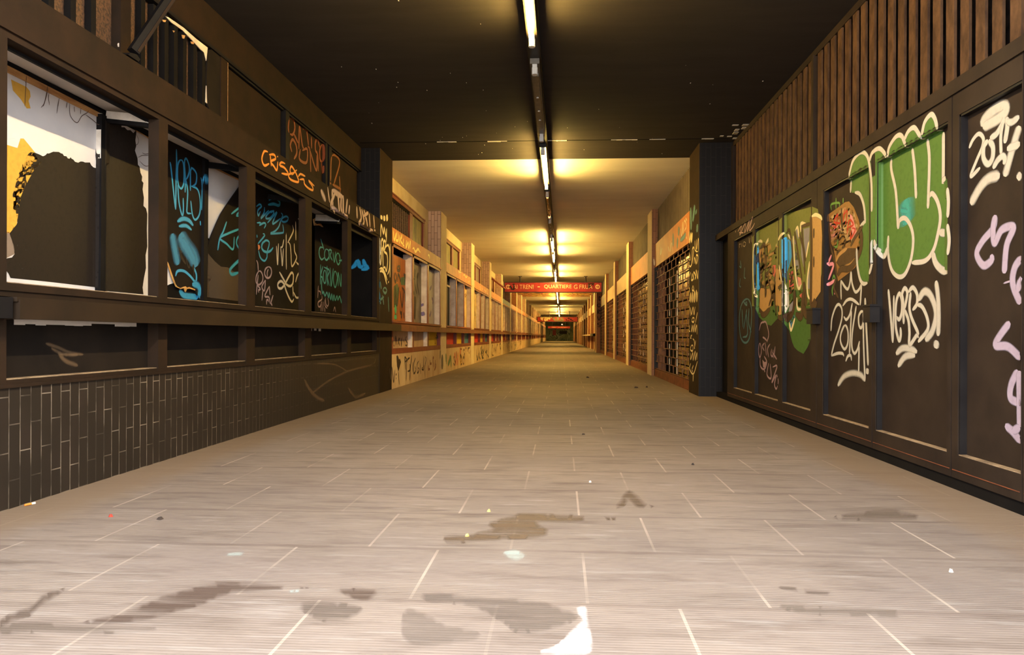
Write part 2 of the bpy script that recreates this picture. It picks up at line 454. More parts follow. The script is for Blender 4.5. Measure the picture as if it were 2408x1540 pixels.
# ------------------------------------------------------------------ near stretch, left hand side, all painted over black
MY = [(1.9, 2.906), (4.05, 4.146), (5.22, 5.37), (6.447, 6.615), (7.741, 7.884), (9.012, 9.12)]
# fascia board over the shop windows
fas = thing('fascia_board', (XL, 5.5, 2.06), 'long black-brown fascia board tagged CRISE in orange above the black shop windows', 'fascia board')
obj('board', MB().box(XL-.02, XL, Y0, 9.12, 2.105, 2.31), 'black_brown', fas)
obj('trim', MB().box(XL-.03, XL+.012, Y0, 9.12, 2.085, 2.105), 'black_brown', fas)
obj('top_ledge', MB().box(-2.66, XL-.02, Y0, 9.12, 2.29, 2.309), 'black_brown', fas)
# counter
cnt = thing('counter_ledge', (-2.34, 5.5, .83), 'long black-painted counter ledge running under the black shop windows', 'counter ledge', 'counter ledges along the shop fronts')
obj('top', MB().box(-2.47, -2.325, 2.86, 10.02, .905, .925), 'counter_dark', cnt)
obj('front_board', MB().box(-2.35, -2.32, 2.87, 10.02, .83, .915), 'counter_dark', cnt)
obj('bracket', MB().box(-2.47, -2.35, 2.9, 2.95, .83, .905).box(-2.47, -2.35, 6.0, 6.05, .83, .905), 'counter_dark', cnt)
cnt0 = obj('counter_ledge', MB().box(-2.47, -2.335, Y0, 2.85, .832, .922), 'black_cold', label='short black counter end at the very edge, before the long black ledge', cat='counter ledge', group='counter ledges along the shop fronts')
C6 = cr(100, 200, 6.16)
def frame_unit(name, label, y0, y1, ym0, ym1, mf, mr, kind='thing', zt=2.075, zh=2.055):
    """timber frame of one shop window: jambs ym0|y0 .. y1|ym1, head and sill"""
    cy = (y0+y1)/2
    t = thing(name, (XL, cy, .93), label, 'shop window', None, kind)
    f = MB()
    f.box(-2.475, XL, y0-ym0, y0, .93, zt+.01); f.box(-2.475, XL, y1, y1+ym1, .93, zt+.01)
    f.box(-2.475, XL, y0, y1, zh, zt+.01); f.box(-2.475, XL, y0, y1, .93, .99)
    f.box(-2.475, XL+.008, y0-ym0, y1+ym1, .955, .972)
    obj('frame', f, mf, t)['nopaint'] = 1
    return t
LW = ['black-framed shop window at the entrance, white board half covered by a black paint smear',
      'black-framed shop window tagged VERB in blue, white panel showing beside a curled black board',
      'black-framed shop window with blue letters on a sagging board and white scrawl behind it',
      'black-framed shop window tagged CORVO and KORVON in teal over a zigzag line',
      'narrow black shop window next to the black pillar with one bright blue squiggle']
WIN = []
ZS = onX(30, 151, XB).z          # soffit of the display boxes
YBK = [2.9, 4.87, 6.3, 7.76, 9.1, 9.11]
for i in range(5):
    y0, y1 = MY[i][1], MY[i+1][0]
    a = .5*(MY[i][1]-MY[i][0]) if i else .25; b = .5*(MY[i+1][1]-MY[i+1][0]) if i < 4 else .107
    t = frame_unit('shop_window', LW[i], y0, y1, a, b, 'black_brown', 'black_cold')
    ea, eb = y0-a, y1+b
    obj('sill_board', MB().box(-2.81, -2.475, ea, eb, .955, .985), 'black_cold', t)['nopaint'] = 1
    obj('soffit', MB().box(-2.81, -2.475, ea, eb, ZS, ZS+.02), 'white_soffit' if i < 4 else 'black_flat', t)['nopaint'] = 1
    obj('head_board', MB().box(-2.49, -2.475, ea, eb, 2.0 if i in (2, 4) else 2.04, ZS), 'black_cold', t)['nopaint'] = 1
    obj('dust', MB().box(-2.473, XL-.004, y0+.01, y1-.01, .99, .994), 'dust', t)['nopaint'] = 1
    WIN.append(t)
# bars that run from the front frame back to the boards, between one box and the next
def crossbar(t, pb, pf, m_, lab=None, h=.045):
    A = onX(pb[0], pb[1], XB+.03); B = onX(pf[0], pf[1], -2.478)
    obj('cross_bar', MB().bar(A, B, .03, h), m_, t, lab)['nopaint'] = 1
    if m_ != 'black_cold': obj('cross_bar', MB().bar(A-Vector((0, -.012, h*.5+.012)), B-Vector((0, -.012, h*.5+.012)), .05, .024), 'black_cold', t)['nopaint'] = 1
# first window
t = WIN[0]
obj('top_rail', MB().slab([(-20, 121), (-20, 133), (246, 270), (246, 263)], XB+.012, .012), 'black_cold', t)
obj('batten', MB().slab([(-20, 132), (-20, 151), (242, 280), (242, 269)], XB+.008, .012), 'raw_wood', t)
b1 = obj('board', MB().slab([(-40, 120), (244, 268), (240, 700), (-40, 690)], XB, .015), 'white_board', t, 'white board with a black paint smear')
obj('back_post', MB().slab([(240, 267), (251, 273), (248, 700), (236, 700)], XB+.035, .035), 'black_cold', t)
obj('post_edge', MB().slab([(238.5, 266), (241, 267), (239, 372), (236.5, 372)], XB+.03, .03), 'white_paint', t, 'bare white edge of the post')
b2 = obj('board', MB().slab([(249, 272), (384, 340), (384, 725), (246, 700)], XB, .015), 'white_board', t, 'white board painted black but for a torn strip')
obj('batten', MB().slab(C6([(1360, 655), (1600, 790), (1600, 830), (1530, 760), (1450, 705), (1365, 668)]), XB+.008, .008), 'raw_wood', t)
obj('top_rail', MB().slab([(300, 282), (316, 285), (400, 329), (400, 345), (352, 318), (318, 303)], XB+.012, .012), 'black_cold', t)
crossbar(t, (254, 271), (350, 281), 'white_paint', 'pale cross bar')
# second
t = WIN[1]
G = cr(380, 500, 6.696); Fq = cr(380, 320, 7.7)
b3 = obj('board', MB().slab([(384, 322), (490, 376), (489, 712), (471, 707)]+G([(530, 1215), (440, 1180), (380, 1245), (360, 1172), (300, 1195), (240, 1160), (190, 1050), (140, 900), (95, 770)])+[(384, 600)], XB+.02, .012), 'black_board', t, 'black board with its lower corner torn off')
b3b = obj('board', MB().slab([(380, 560), (492, 560), (492, 722), (380, 712)], XB, .012), 'black_flat', t)
obj('bare_patch', MB().slab([(382, 600), (412, 640), (414, 664), (400, 668), (382, 676)], XB+.004, .004), 'white_board', t)
obj('broken_edge', MB().slab(G([(88, 760), (110, 800), (225, 1130), (250, 1165), (300, 1185), (355, 1165), (380, 1160), (400, 1180), (440, 1170), (530, 1205), (530, 1222), (445, 1195), (400, 1200), (382, 1250), (360, 1185), (300, 1202), (235, 1168), (185, 1060)]), XB+.023, .008), 'splinter', t)
obj('back_post', MB().slab([(482, 372), (491, 377), (487, 720), (478, 720)], XB+.04, .035), 'black_cold', t)
obj('board', MB().slab([(488, 380), (600, 438), (600, 735), (488, 715)], XB, .012), 'white_board', t, 'bare white board')
b4 = obj('board', MB().slab([(592, 400), (571, 428), (555, 451), (536, 478), (520, 503), (511, 522), (498, 552), (489.5, 578), (487, 590), (485, 722), (596, 740)], XB+.022, .01), 'black_board', t, 'curled black board')
obj('batten', MB().slab(Fq([(945, 575), (985, 575), (1500, 818), (1500, 845)]), XB+.012, .01), 'raw_wood', t)
obj('top_rail', MB().slab(Fq([(985, 572), (1180, 585), (1600, 798), (1600, 868)]), XB+.016, .014), 'black_cold', t)
crossbar(t, (491, 388), (575, 399), 'black_cold')
# third
t = WIN[2]
Hq = cr(580, 420, 8.556)
t3b = obj('board', MB().slab([(630, 424), (740, 482), (740, 755), (630, 740)], XB, .012), 'black_board', t)
b5 = obj('board', MB().slab([(590, 412), (716, 479), (711, 496), (685, 531), (650, 577), (644, 592), (643, 745), (590, 735)], XB+.03, .012), 'black_board', t, 'loose black board hanging askew')
obj('broken_edge', MB().slab(Hq([(150, -20), (210, 8), (740, 285), (770, 318), (880, 322), (1015, 385), (960, 392), (880, 352), (770, 330), (700, 290)]), XB+.036, .01), 'pale_reveal', t)
obj('broken_edge', MB().slab(Hq([(975, 420), (1120, 485), (1120, 497), (990, 440)]), XB+.036, .01), 'pale_reveal', t)
crossbar(t, (630, 462), (712, 475), 'black_cold')
# fourth
t = WIN[3]
Jq = cr(720, 470, 9.622)
b6 = obj('board', MB().slab([(722, 500)]+Jq([(130, 420), (560, 455), (930, 655)])+[(822, 758), (722, 748)], XB, .012), 'black_board', t)
crossbar(t, (744, 512), (796, 513.5), 'white_paint', 'pale cross bar', .07)
obj('broken_edge', MB().slab(Jq([(170, 440), (230, 400), (240, 500), (225, 545), (330, 530), (390, 615), (370, 612), (310, 575), (190, 580)]), XB+.012, .01), 'raw_wood', t)
# fifth: what shows is the end of the display box, across the passage direction
t = WIN[4]
b7 = obj('end_board', MB().box(-2.81, -2.475, 9.098, 9.112, .98, ZS), 'black_flat', t)
# knee panels under the counter
KL = ['long black knee panel under the ledge at the entrance, chalky swirl across it',
      'black knee panel under the ledge below the window tagged VERB', 'black knee panel under the ledge below the sagging board',
      'black knee panel under the ledge below the teal CORVO window', 'short black knee panel under the ledge beside the black pillar']
KNEE = []
for i in range(5):
    y0, y1 = MY[i][1], MY[i+1][0]
    a = .5*(MY[i][1]-MY[i][0]) if i else .25; b = .5*(MY[i+1][1]-MY[i+1][0]) if i < 4 else .107
    t = thing('knee_panel', (XL, (y0+y1)/2, .53), KL[i], 'wall panel', 'black knee panels under the ledge')
    f = MB().box(-2.5, XL, y0-a, y0, .53, .9).box(-2.5, XL, y1, y1+b, .53, .9).box(-2.5, XL-.004, y0, y1, .53, .565).box(-2.46, XL+.01, y0-a, y1+b, .53, .545)
    obj('frame', f, 'black_brown', t)
    obj('panel', MB().box(-2.5, -2.475, y0, y1, .565, .9), 'black_board', t)
    obj('dust', MB().box(-2.475, XL-.006, y0+.005, y1-.005, .565, .569), 'dust', t)
    if i in (0, 3):
        q = MB()
        for k in range(14 if i == 0 else 3):
            ya = y0+.12+k*.065*(1 if i == 0 else 2.); q.box(-2.475, -2.473, ya, ya+.065, .813-random.Random(k).uniform(0, .006) if (i or k not in (8, 9, 10)) else .822, .835)
        obj('bare_strip', q, 'white_soffit', t)
    KNEE.append(t)
# upper part, set back
bm_ = thing('ceiling_fascia', (XLU, 4.5, 2.95), 'black-brown beam board under the ceiling above the louvres and black panels', 'fascia board')
obj('board', MB().box(-2.7, XLU, Y0, 9.12, 2.955, HC), 'black_brown', bm_)
obj('trim', MB().box(-2.7, XLU+.012, 4.15, 9.12, 2.935, 2.958), 'black_cold', bm_)
def post(y0, y1, m_='black_cold', t=None, z0=2.3, z1=2.955): return obj('mullion', MB().box(-2.72, XLU+.004, y0, y1, z0, z1), m_, t)
# louvre openings
def louvre(label, y0, y1, ys, wd, broken=False):
    t = thing('louvre_screen', (XLU, (y0+y1)/2, 2.31), label, 'louvre', 'louvres above the black shop windows')
    obj('mesh', MB().box(-2.725, -2.715, y0, y1, 2.31, 2.955), 'mesh_brown', t)
    s = MB()
    for y in ys: s.box(-2.71, -2.672, y-wd/2, y+wd/2, 2.31, 2.93 if broken else 2.955)
    obj('slats', s, 'black_flat', t)
    obj('mullion', MB().box(-2.715, XLU+.004, y1, y1+.1, 2.3, 2.955), 'black_brown', t)
    return t
L1 = louvre('dark louvre above the entrance window with rusty mesh behind its bars', Y0, 4.06, [1.2+.165*k for k in range(17)], .042)
obj('torn_edge', MB().slab([(294, 20), (296, 30), (294, 118), (282, 118), (279, 105), (290, 70)], -2.665, .008), 'pale_reveal', L1)
L2 = louvre('dark louvre with broken bars and torn board, behind the slanting metal bar', 4.16, 5.30, [onX(x, 140, -2.69).y for x in (330, 359, 385.5, 407.5, 429, 453, 474)], .045, True)
obj('torn_board', MB().slab([(489, 118), (505, 115), (522, 125), (520, 285), (497, 268), (488, 245), (486, 180)], -2.664, .012), 'black_board', L2)
Bq = cr(250, 0, 6.16)
obj('torn_edge', MB().slab(Bq([(1440, 1480), (1460, 1090), (1490, 1120), (1510, 1300), (1500, 1530)]), -2.667, .006), 'pale_reveal', L2)
obj('torn_edge', MB().slab(Bq([(860, 235), (900, 250), (1120, 400), (1300, 560), (1470, 690), (1450, 880), (1420, 760), (1370, 720), (1280, 620), (1110, 440), (950, 330)]), -2.668, .006), 'pale_reveal', L2)
q = MB()
for a in ((815, 285, 870, 320), (1095, 505, 1145, 560), (1225, 600, 1280, 640), (965, 440, 995, 470)):
    q.slab(Bq([(a[0], a[1]), (a[2], a[1]+8), (a[2]-15, a[3]), (a[0]+12, a[3]-5)]), -2.671, .004)
obj('broken_edge', q, 'raw_wood', L2)
UP = []
for (y0, y1, lb) in ((5.41, 6.55, 'plain black upper panel above the sagging board, pale line down one edge'), (6.67, 7.72, 'black upper panel scrawled with rusty orange letters'), (7.93, 9.05, 'black upper panel beside the black pillar with a faint rusty Z')):
    t = thing('transom_board', (XLU, (y0+y1)/2, 2.31), lb, 'wall panel', 'black transom panels')
    obj('panel', MB().box(-2.72, -2.695, y0, y1, 2.31, 2.955), 'black_brown', t)
    obj('mullion', MB().box(-2.72, XLU+.004, y0-.09 if y0 > 5.5 else y0-.008, y0, 2.31, 2.955), 'black_cold', t)
    obj('head_strip', MB().box(-2.695, XLU-.006, y0, y1, 2.918, 2.935), 'black_cold', t)
    UP.append(t)
obj('mullion', MB().box(-2.72, XLU+.004, 7.72, 7.78, 2.31, 2.955), 'black_cold', UP[1])
obj('pale_line', MB().box(XLU+.003, XLU+.005, 5.408, 5.413, 2.45, 2.93), 'raw_wood', UP[0])
# slanting metal bar that came down across the louvre
sb = thing('metal_bar', (-2.4, 4.0, 2.31), 'black metal bar slanting from fascia to ceiling across the broken louvre', 'metal bar')
pa = onX(313, 122, -2.52); pb = onX(404, -12, -2.40)
obj('bar', MB().bar(pa, pb, .055, .05), 'black_cold', sb)
obj('rib', MB().bar(pa+Vector((.03, 0, 0)), pb+Vector((.03, 0, 0)), .012, .014), 'black_brown', sb)
obj('bracket', MB().slab([(308, 124), (322, 128), (330, 140), (326, 145), (300, 128)], -2.5, .05), 'black_cold', sb)
# black pillars that close the near stretch
def pillar(y, side, label, mf, ms, xin, xout):
    if xin < 0: xout = -2.84; xin += .004
    t = thing('pillar', ((xin+xout)/2, y+.34, 0), label, 'pillar', None, 'structure')
    obj('shaft', MB().box(xin, xout, y+.012, y+TH_P, 0, HC), ms, t)
    obj('tile_face', MB().box(min(xin, xout), max(xin, xout), y, y+.012, 0, HC), mf, t)
    return t
PL0 = pillar(lp(0), -1, 'black tiled pillar on the counter side where the black paint ends', 'tile_black_x', 'black_brown', XL, -2.70)
PR0 = pillar(rp(0), 1, 'black pillar beside the gates with cream scrawl down its inner face', 'tile_black_x', 'black_brown', XRP, 2.36)
# ------------------------------------------------------------------ gates on the right
RY = [(3.113, 3.59), (3.69, 4.505), (4.60, 5.39), (5.65, 6.365), (6.487, 7.262), (7.358, 8.13)]
def gate_leaf(label, y0, y1, ops):
    t = thing('gate_leaf', (XR, (y0+y1)/2, .06), label, 'metal gate', 'dark gate leaves in a row', 'thing')
    f = MB(); X1 = XRR+.012
    f.box(XR, X1, y0, y1, .06, .178); f.box(XR, X1, y0, y1, 1.875, 1.99)
    e = y0
    for a, b in ops: f.box(XR, X1, e, a, .178, 1.875); e = b
    f.box(XR, X1, e, y1, .178, 1.875)
    obj('frame', f, 'gate_paint', t)
    p = MB(); d = MB(); lip = MB()
    for a, b in ops:
        obj('panel', MB().box(XRR, XRR+.012, a, b, .178, 1.875), 'gate_paint', t)
        d.box(XR+.003, XRR, a+.004, b-.004, .178, .183)
        lip.box(XR+.004, XRR, b-.012, b, .183, 1.875).box(XR+.004, XRR, a, b, 1.863, 1.875)
    obj('dust', d, 'dust', t); obj('bead', lip, 'gate_cold', t)
    obj('bottom_seam', MB().box(XR-.003, XR, y0+.01, y1-.01, .098, .102), 'rust', t)
    return t
G5 = gate_leaf('gate leaf at the very edge of the gate row, lilac paint on it', 1.5, 3.098, [(2.0, 2.95)])
G4 = gate_leaf('dark gate leaf sprayed with 2017 in white and lilac scrawl below', 3.108, 3.645, [RY[0]])
G3 = gate_leaf('dark gate leaf with green bubble letters and VERBO below', 3.655, 4.545, [RY[1]])
G2 = gate_leaf('dark gate leaf sprayed 2019 in white under a crown', 4.555, 5.515, [RY[2]])
G1 = gate_leaf('wide three-panel gate leaf with a colourful lettered mural, next to the black pillar', 5.525, 8.42, [RY[3], RY[4], RY[5]])
struct('trim_1', MB().box(1.965, 2.25, Y0, 9.05, 1.99, 2.062), 'gate_paint')
struct('trim_2', MB().box(1.985, 2.25, Y0, 9.05, 0, .062), 'black_flat')
struct('wall_right', MB().box(2.06, 2.36, Y0, 9.05, .0, 2.0), 'black_flat')
def lockbox(t, y, z, w, h, lab):
    m_ = MB().box(XR-.06, XR, y-w/2, y+w/2, z-h/2, z+h/2).box(XR-.065, XR, y-w/2-.01, y+w/2+.01, z+h/2, z+h/2+.012)
    o = obj('lock_box', m_, 'gate_cold', t, lab); o['nopaint'] = 1
    return o
pq = onX(1915, 745, XR-.03); lockbox(G1, pq.y+.02, pq.z, .13, .11, None)
pq = onX(2054, 739, XR-.03); lockbox(G2, pq.y+.03, pq.z, .1, .1, None)
# slatted screens over the gates
def screen(label, y0, y1, ys):
    t = thing('slatted_screen', (2.2, (y0+y1)/2, 2.06), label, 'slatted screen', 'slatted screens above the gates')
    obj('backing', MB().box(2.24, 2.26, y0, y1, 2.06, 3.2), 'slat_back', t)
    s = MB(); r_ = MB(); rn = random.Random(5)
    for i, y in enumerate(ys):
        w = .082 if y > 3.2 else .11
        s.box(2.185, 2.2, y-w/2, y+w/2, 2.06, 3.19)
        if rn.random() < .35: r_.box(2.225, 2.24, y+w/2+.005, y+w/2+.06, 2.2+rn.random()*.5, 3.19)
    obj('slats', s, 'slat_brown', t)
    if r_.v: obj('old_paint', r_, 'slat_red', t)
    f = MB().box(2.18, 2.26, y0, y1, 3.19, HC)
    f.box(2.165, 2.26, y1-.05, y1, 2.06, 3.2)
    obj('frame', f, 'gate_paint', t)
    return t
screen('brown slatted screen above the 2019 and 2017 gates, dull red strips behind', Y0+.05, 6.2, [1.07+.1425*k for k in range(36)])
screen('brown slatted screen above the mural gate, next to the black pillar', 6.2, 9.05, [6.29+.1425*k for k in range(19)])
# ------------------------------------------------------------------ the lit stretch beyond, left hand side
BC = {'orange': ('board_orange', (170, 96, 30), (120, 70, 30)), 'streaky': ('board_streaky', (150, 140, 130), (84, 76, 70)), 'white': ('board_lilac_white', (196, 188, 182), (176, 168, 162)),
      'dark': ('board_dark', (34, 28, 24), (26, 22, 20)), 'grey': ('board_grey', (124, 112, 104), (106, 96, 90)), 'cream': ('board_cream', (216, 190, 136), (190, 160, 104)),
      'brown': ('board_brown', (124, 86, 56), (96, 66, 44)), 'red': ('panel_red', (196, 44, 36), (170, 36, 30)), 'yellow': ('panel_yellow', (206, 176, 40), (186, 154, 34)),
      'blue': ('panel_blue', (48, 108, 140), (40, 92, 122)), 'tan': ('panel_tan', (190, 160, 124), (172, 142, 108)), 'olive': ('pane_olive', (142, 128, 66), (92, 86, 56)),
      'teal': ('pane_teal', (96, 100, 78), (74, 92, 84)), 'slate': ('board_slate', (96, 104, 112), (120, 112, 100)), 'pink': ('board_pink', (206, 112, 100), (180, 96, 80))}
for k_, (n_, a_, b_) in BC.items(): mat(n_, a_, b_, 5., .6, stretch=(1, 1, .5))
def bm(k): return BC[k][0]
def scrib(parent, X, y0, y1, z0, z1, c, n, seed, w=.022, label=None, amp=.22):
    r = random.Random(seed); P = Paint(); sg = 1 if X < 0 else -1; nv = Vector((sg, 0, 0))
    for i in range(n):
        y = y0+(y1-y0)*r.random(); z = z0+(z1-z0)*r.random(); pts = []
        for q in range(r.randint(4, 7)):
            pts.append((min(max(y, y0), y1)*100, min(max(z, z0), z1)*100)); y += r.uniform(-.13, .22); z += r.uniform(-amp, amp)
        L = [(Vector((X, a.x/100, a.y/100)), nv) for a in smooth_line(pts, 2.5)]
        P.k += 1; P.ribbon(L, w, .35, .0015+.0003*(P.k % 8))
    return obj('graffiti', P, spray(c), parent, label)
ORD = ['first', 'second', 'third', 'fourth', 'fifth', 'sixth', 'seventh', 'eighth', 'ninth', 'tenth', 'eleventh', 'twelfth', 'thirteenth', 'fourteenth', 'fifteenth', 'sixteenth', 'seventeenth', 'eighteenth', 'nineteenth', 'twentieth', 'twenty-first', 'twenty-second', 'twenty-third', 'twenty-fourth']
NB = 21
BOARDS = [('orange', 'streaky', 'white'), ('dark', 'grey', 'cream'), ('cream', 'brown', 'grey'), ('cream', 'grey', 'brown'), ('cream', 'brown', 'dark'), ('brown', 'cream', 'cream')]
KCOL = [('tan', 'tan', 'yellow'), ('red', 'yellow', 'blue'), ('red', 'yellow', 'blue'), ('red', 'tan', 'slate'), ('red', 'yellow', 'blue'), ('tan', 'blue', 'red')]
WLAB = ['red-brown shop window with orange, streaky grey and lilac-tagged white boards', 'red-brown shop window, dark opening beside a grey and a scribbled cream board',
        'red-brown shop window, scribbled cream board then two brown-grey boards, black slash']
struct('wall_left', MB().box(-2.7, XLU, YB-.02, YE, 3.0, HC), 'cream_wall')
struct('wall_left', MB().box(-2.7, XLU, YB-.02, YE, 2.28, 2.47), 'cream_wall')
cnt2 = thing('counter_ledge', (-2.34, 50, .83), 'long red-brown counter ledge running on from the black one along the lit shop fronts', 'counter ledge', 'counter ledges along the shop fronts')
obj('top', MB().box(-2.47, -2.335, 10.03, YE-12, .905, .925), 'counter_brown', cnt2)
obj('front_board', MB().box(-2.36, -2.33, 10.025, YE-12, .83, .915), 'counter_brown', cnt2)
WF = {}; FASC = {}; TRAN = {}; KN2 = {}
PILL = [PL0]
for k in range(NB):
    ya, yb = lp(k)+TH_P, lp(k+1); nm = ORD[k]
    far = k > 7
    if k < NB-1:
        PILL.append(pillar(yb, -1, 'pink-tiled pillar on the counter side closing the %s lit bay' % nm, 'tile_pink' if k != 5 else 'tile_brown', 'cream_wall', XL, -2.70))
    bo = BOARDS[k] if k < 6 else random.Random(k).choice(BOARDS[2:])
    kc = KCOL[k] if k < 6 else random.Random(k+50).choice(KCOL[3:])
    t = thing('shop_window', (XL, (ya+yb)/2, .93), WLAB[k] if k < 3 else 'shop window of the %s lit bay along the counter side, boarded and tagged' % nm, 'shop window', None, 'thing')
    WF[k] = t
    e = .08
    ym = [ya+e, ya+e+1.27, ya+e+1.41, ya+e+2.54, ya+e+2.68, yb-.07]
    zt = 2.075
    fr = MB()
    for a, b in ((ya, ym[0]), (ym[1], ym[2]), (ym[3], ym[4]), (ym[5], yb)): fr.box(XL-.006, XL+.003, a, b, .93, zt+.01)
    fr.box(XL-.01, XL+.003, ya, yb, 2.04, zt+.012); fr.box(-2.54, XL+.004, ya, yb, .925, .985); fr.box(-2.45, XL+.02, ya, yb, .95, .97)
    obj('frame', fr, 'red_frame', t)
    rv = MB()
    for a, b in ((ym[1]+.004, ym[2]-.004), (ym[3]+.004, ym[4]-.004), (ym[5]+.004, yb), (ya, ym[0]-.004)): rv.box(-2.56, XL-.006, a, b, .985, zt)
    obj('reveal_post', rv, 'pale_reveal', t)
    bs = []
    for i in range(3):
        a, b = ym[2*i], ym[2*i+1]
        dp = -2.52 if (k, i) not in ((1, 0), (1, 1)) else -2.56
        bs.append(obj('board', MB().box(dp-.015, dp, a-.01, b+.01, .98, 1.98 if (k, i) == (0, 0) else 2.03), bm(bo[i]), t, {'dark': 'dark open light', 'cream': 'cream board', 'white': 'white board', 'orange': 'orange board', 'grey': 'grey board'}.get(bo[i])))
    t['nb'] = 0; del t['nb']
    WF[k] = (t, bs, ym)
    if k == 0:
        obj('header_panel', MB().box(-2.60, -2.54, ym[0], ym[1], 1.98, 2.0), 'white_soffit', t)
    if k == 1:
        q = MB(); a, b = ym[0]+.1, ym[1]-.02
        q.box(-2.55, -2.53, a, a+.05, .985, 1.9).box(-2.55, -2.53, b-.05, b, .985, 1.9).box(-2.55, -2.53, a, b, 1.86, 1.9)
        obj('inner_frame', q, 'pale_reveal', t)
    if 0 < k < 8:
        for i in range(3):
            if bo[i] == 'cream':
                scrib(t, -2.52, ym[2*i]+.05, ym[2*i+1]-.05, 1.05, 1.95, [(120, 70, 40), (80, 60, 40), (70, 90, 60)][(k+i) % 3], 9, k*7+i, .02)
                scrib(t, -2.52, ym[2*i]+.05, ym[2*i+1]-.05, 1.05, 1.95, [(190, 90, 60), (90, 120, 80), (60, 44, 36)][(k+i) % 3], 5, k*9+i, .016)
            elif bo[i] in ('brown', 'grey') and k > 1:
                scrib(t, -2.52, ym[2*i]+.1, ym[2*i+1]-.1, 1.05, 1.8, (48, 36, 30), 3, k*11+i, .035, amp=.35)
    # fascia
    f = thing('fascia_board', (XL, (ya+yb)/2, 2.09), ('orange-brown fascia with a yellow scrawled tag, right after the black pillar' if k == 0 else '%s fascia board over the shop window of the %s lit bay' % ('grey-blue' if k == 4 else 'orange-brown', nm)), 'fascia board', 'fascia boards over the lit shop windows')
    obj('board', MB().box(XL-.03, XL, ya, yb+.005, 2.11, 2.31), bm('slate') if k == 4 else ('ochre_fascia'), f)
    obj('trim', MB().box(XL-.02, XL+.02, ya, yb+.002, 2.086, 2.108), 'ochre_fascia', f)
    obj('end_cap', MB().box(XL-.03, XL+.006, yb-.035, yb+.002, 2.115, 2.305), 'red_frame', f)
    obj('top_ledge', MB().box(-2.66, XL-.03, ya, yb, 2.29, 2.308), 'ochre_fascia', f)
    FASC[k] = f
    if k in (1, 2, 3): scrib(f, XL, ya+.4, yb-.4, 2.14, 2.28, (226, 186, 120), 5, k+300, .03, amp=.1)
    # knee panels
    q = thing('knee_panel', (XL, (ya+yb)/2, .5), ('tan and yellow knee panels under the ledge right after the black pillar' if k == 0 else '%s knee panels under the ledge in the %s lit bay' % (', '.join(dict.fromkeys(kc)), nm)), 'wall panel', 'coloured knee panels under the brown ledge')
    fr = MB()
    for a, b in ((ya, ym[0]), (ym[1]+.06, ym[2]), (ym[3]+.06, ym[4]), (ym[5]+.03, yb)): fr.box(-2.5, XL+.003, a, b, .5, .9)
    fr.box(-2.5, XL+.006, ya, yb, .5, .575)
    obj('frame', fr, 'red_frame', q)
    if k == 0: obj('reveal_post', MB().box(-2.5, XL, ym[1], ym[1]+.06, .575, .9).box(-2.5, XL, ym[3], ym[3]+.06, .575, .9), 'pale_reveal', q)
    for i in range(3):
        obj('panel', MB().box(-2.5, -2.475, ym[2*i]-.01, ym[2*i+1]+.07, .575, .9), bm(kc[i]), q, {'red': 'red panel', 'yellow': 'yellow panel', 'blue': 'blue panel', 'tan': 'tan panel', 'slate': 'grey-blue panel'}[kc[i]])
    KN2[k] = q
    # transom
    if not far:
        w = thing('transom_window', (XLU, (ya+yb)/2, 2.47), ['red-framed transom with bars and a yellowish painted pane, right after the black pillar', 'red-framed transom with two yellow-brown panes in the second lit bay', 'small red-framed transom in the third lit bay', 'red-framed transom in the fourth lit bay with its sash tilted open'][k] if k < 4 else 'dark framed transom high in the %s lit bay' % nm, 'transom window', None, 'thing')
        yy = [ya, ya+.85, ya+1.02, ya+2.3, ya+2.55, ya+3.5, ya+3.62]
        fr = MB(); fr.box(-2.72, XLU+.01, ya, yy[6], 2.93, 3.005).box(-2.72, XLU+.02, ya, yy[6], 2.985, 3.01)
        for a, b in ((yy[1], yy[2]), (yy[3], yy[4]), (yy[5], yy[6])): fr.box(-2.72, XLU, a, b, 2.31, 2.94)
        obj('frame', fr, 'red_frame', w)
        if yy[6] < yb: obj('side_panel', MB().box(-2.72, XLU-.01, yy[6], yb, 2.4, 3.0), 'cream_wall', w)
        cs = [('teal', 'dark', 'olive'), ('tan', 'olive', 'olive'), ('olive', 'tan', 'brown')][min(k, 2)] if k < 4 else ('dark', 'brown', 'dark')
        for i in range(3):
            obj('pane', MB().box(-2.71, -2.695, yy[2*i]-.0, yy[2*i+1], 2.31, 2.94), bm(cs[i]), w)
        if k == 0:
            s = MB()
            for j in range(9): s.box(-2.69, -2.67, yy[2]+.07+j*.135, yy[2]+.115+j*.135, 2.31, 2.9)
            obj('bars', s, 'mesh_brown', w); obj('head_strip', MB().box(-2.69, -2.665, yy[2], yy[3], 2.88, 2.935), 'black_flat', w)
        if k == 3:
            s = MB(); a, b = ya+2.4, ya+3.6
            s.bar((XLU+.02, a, 2.93), (-2.22, a, 2.62), .05, .05).bar((XLU+.02, b, 2.93), (-2.22, b, 2.62), .05, .05).bar((-2.22, a, 2.62), (-2.22, b, 2.62), .06, .05)
            obj('open_sash', s, 'red_frame', w)
        TRAN[k] = w
    else:
        struct('wall_left', MB().box(-2.7, XLU, ya, yb, 2.47, 3.0), 'cream_wall')
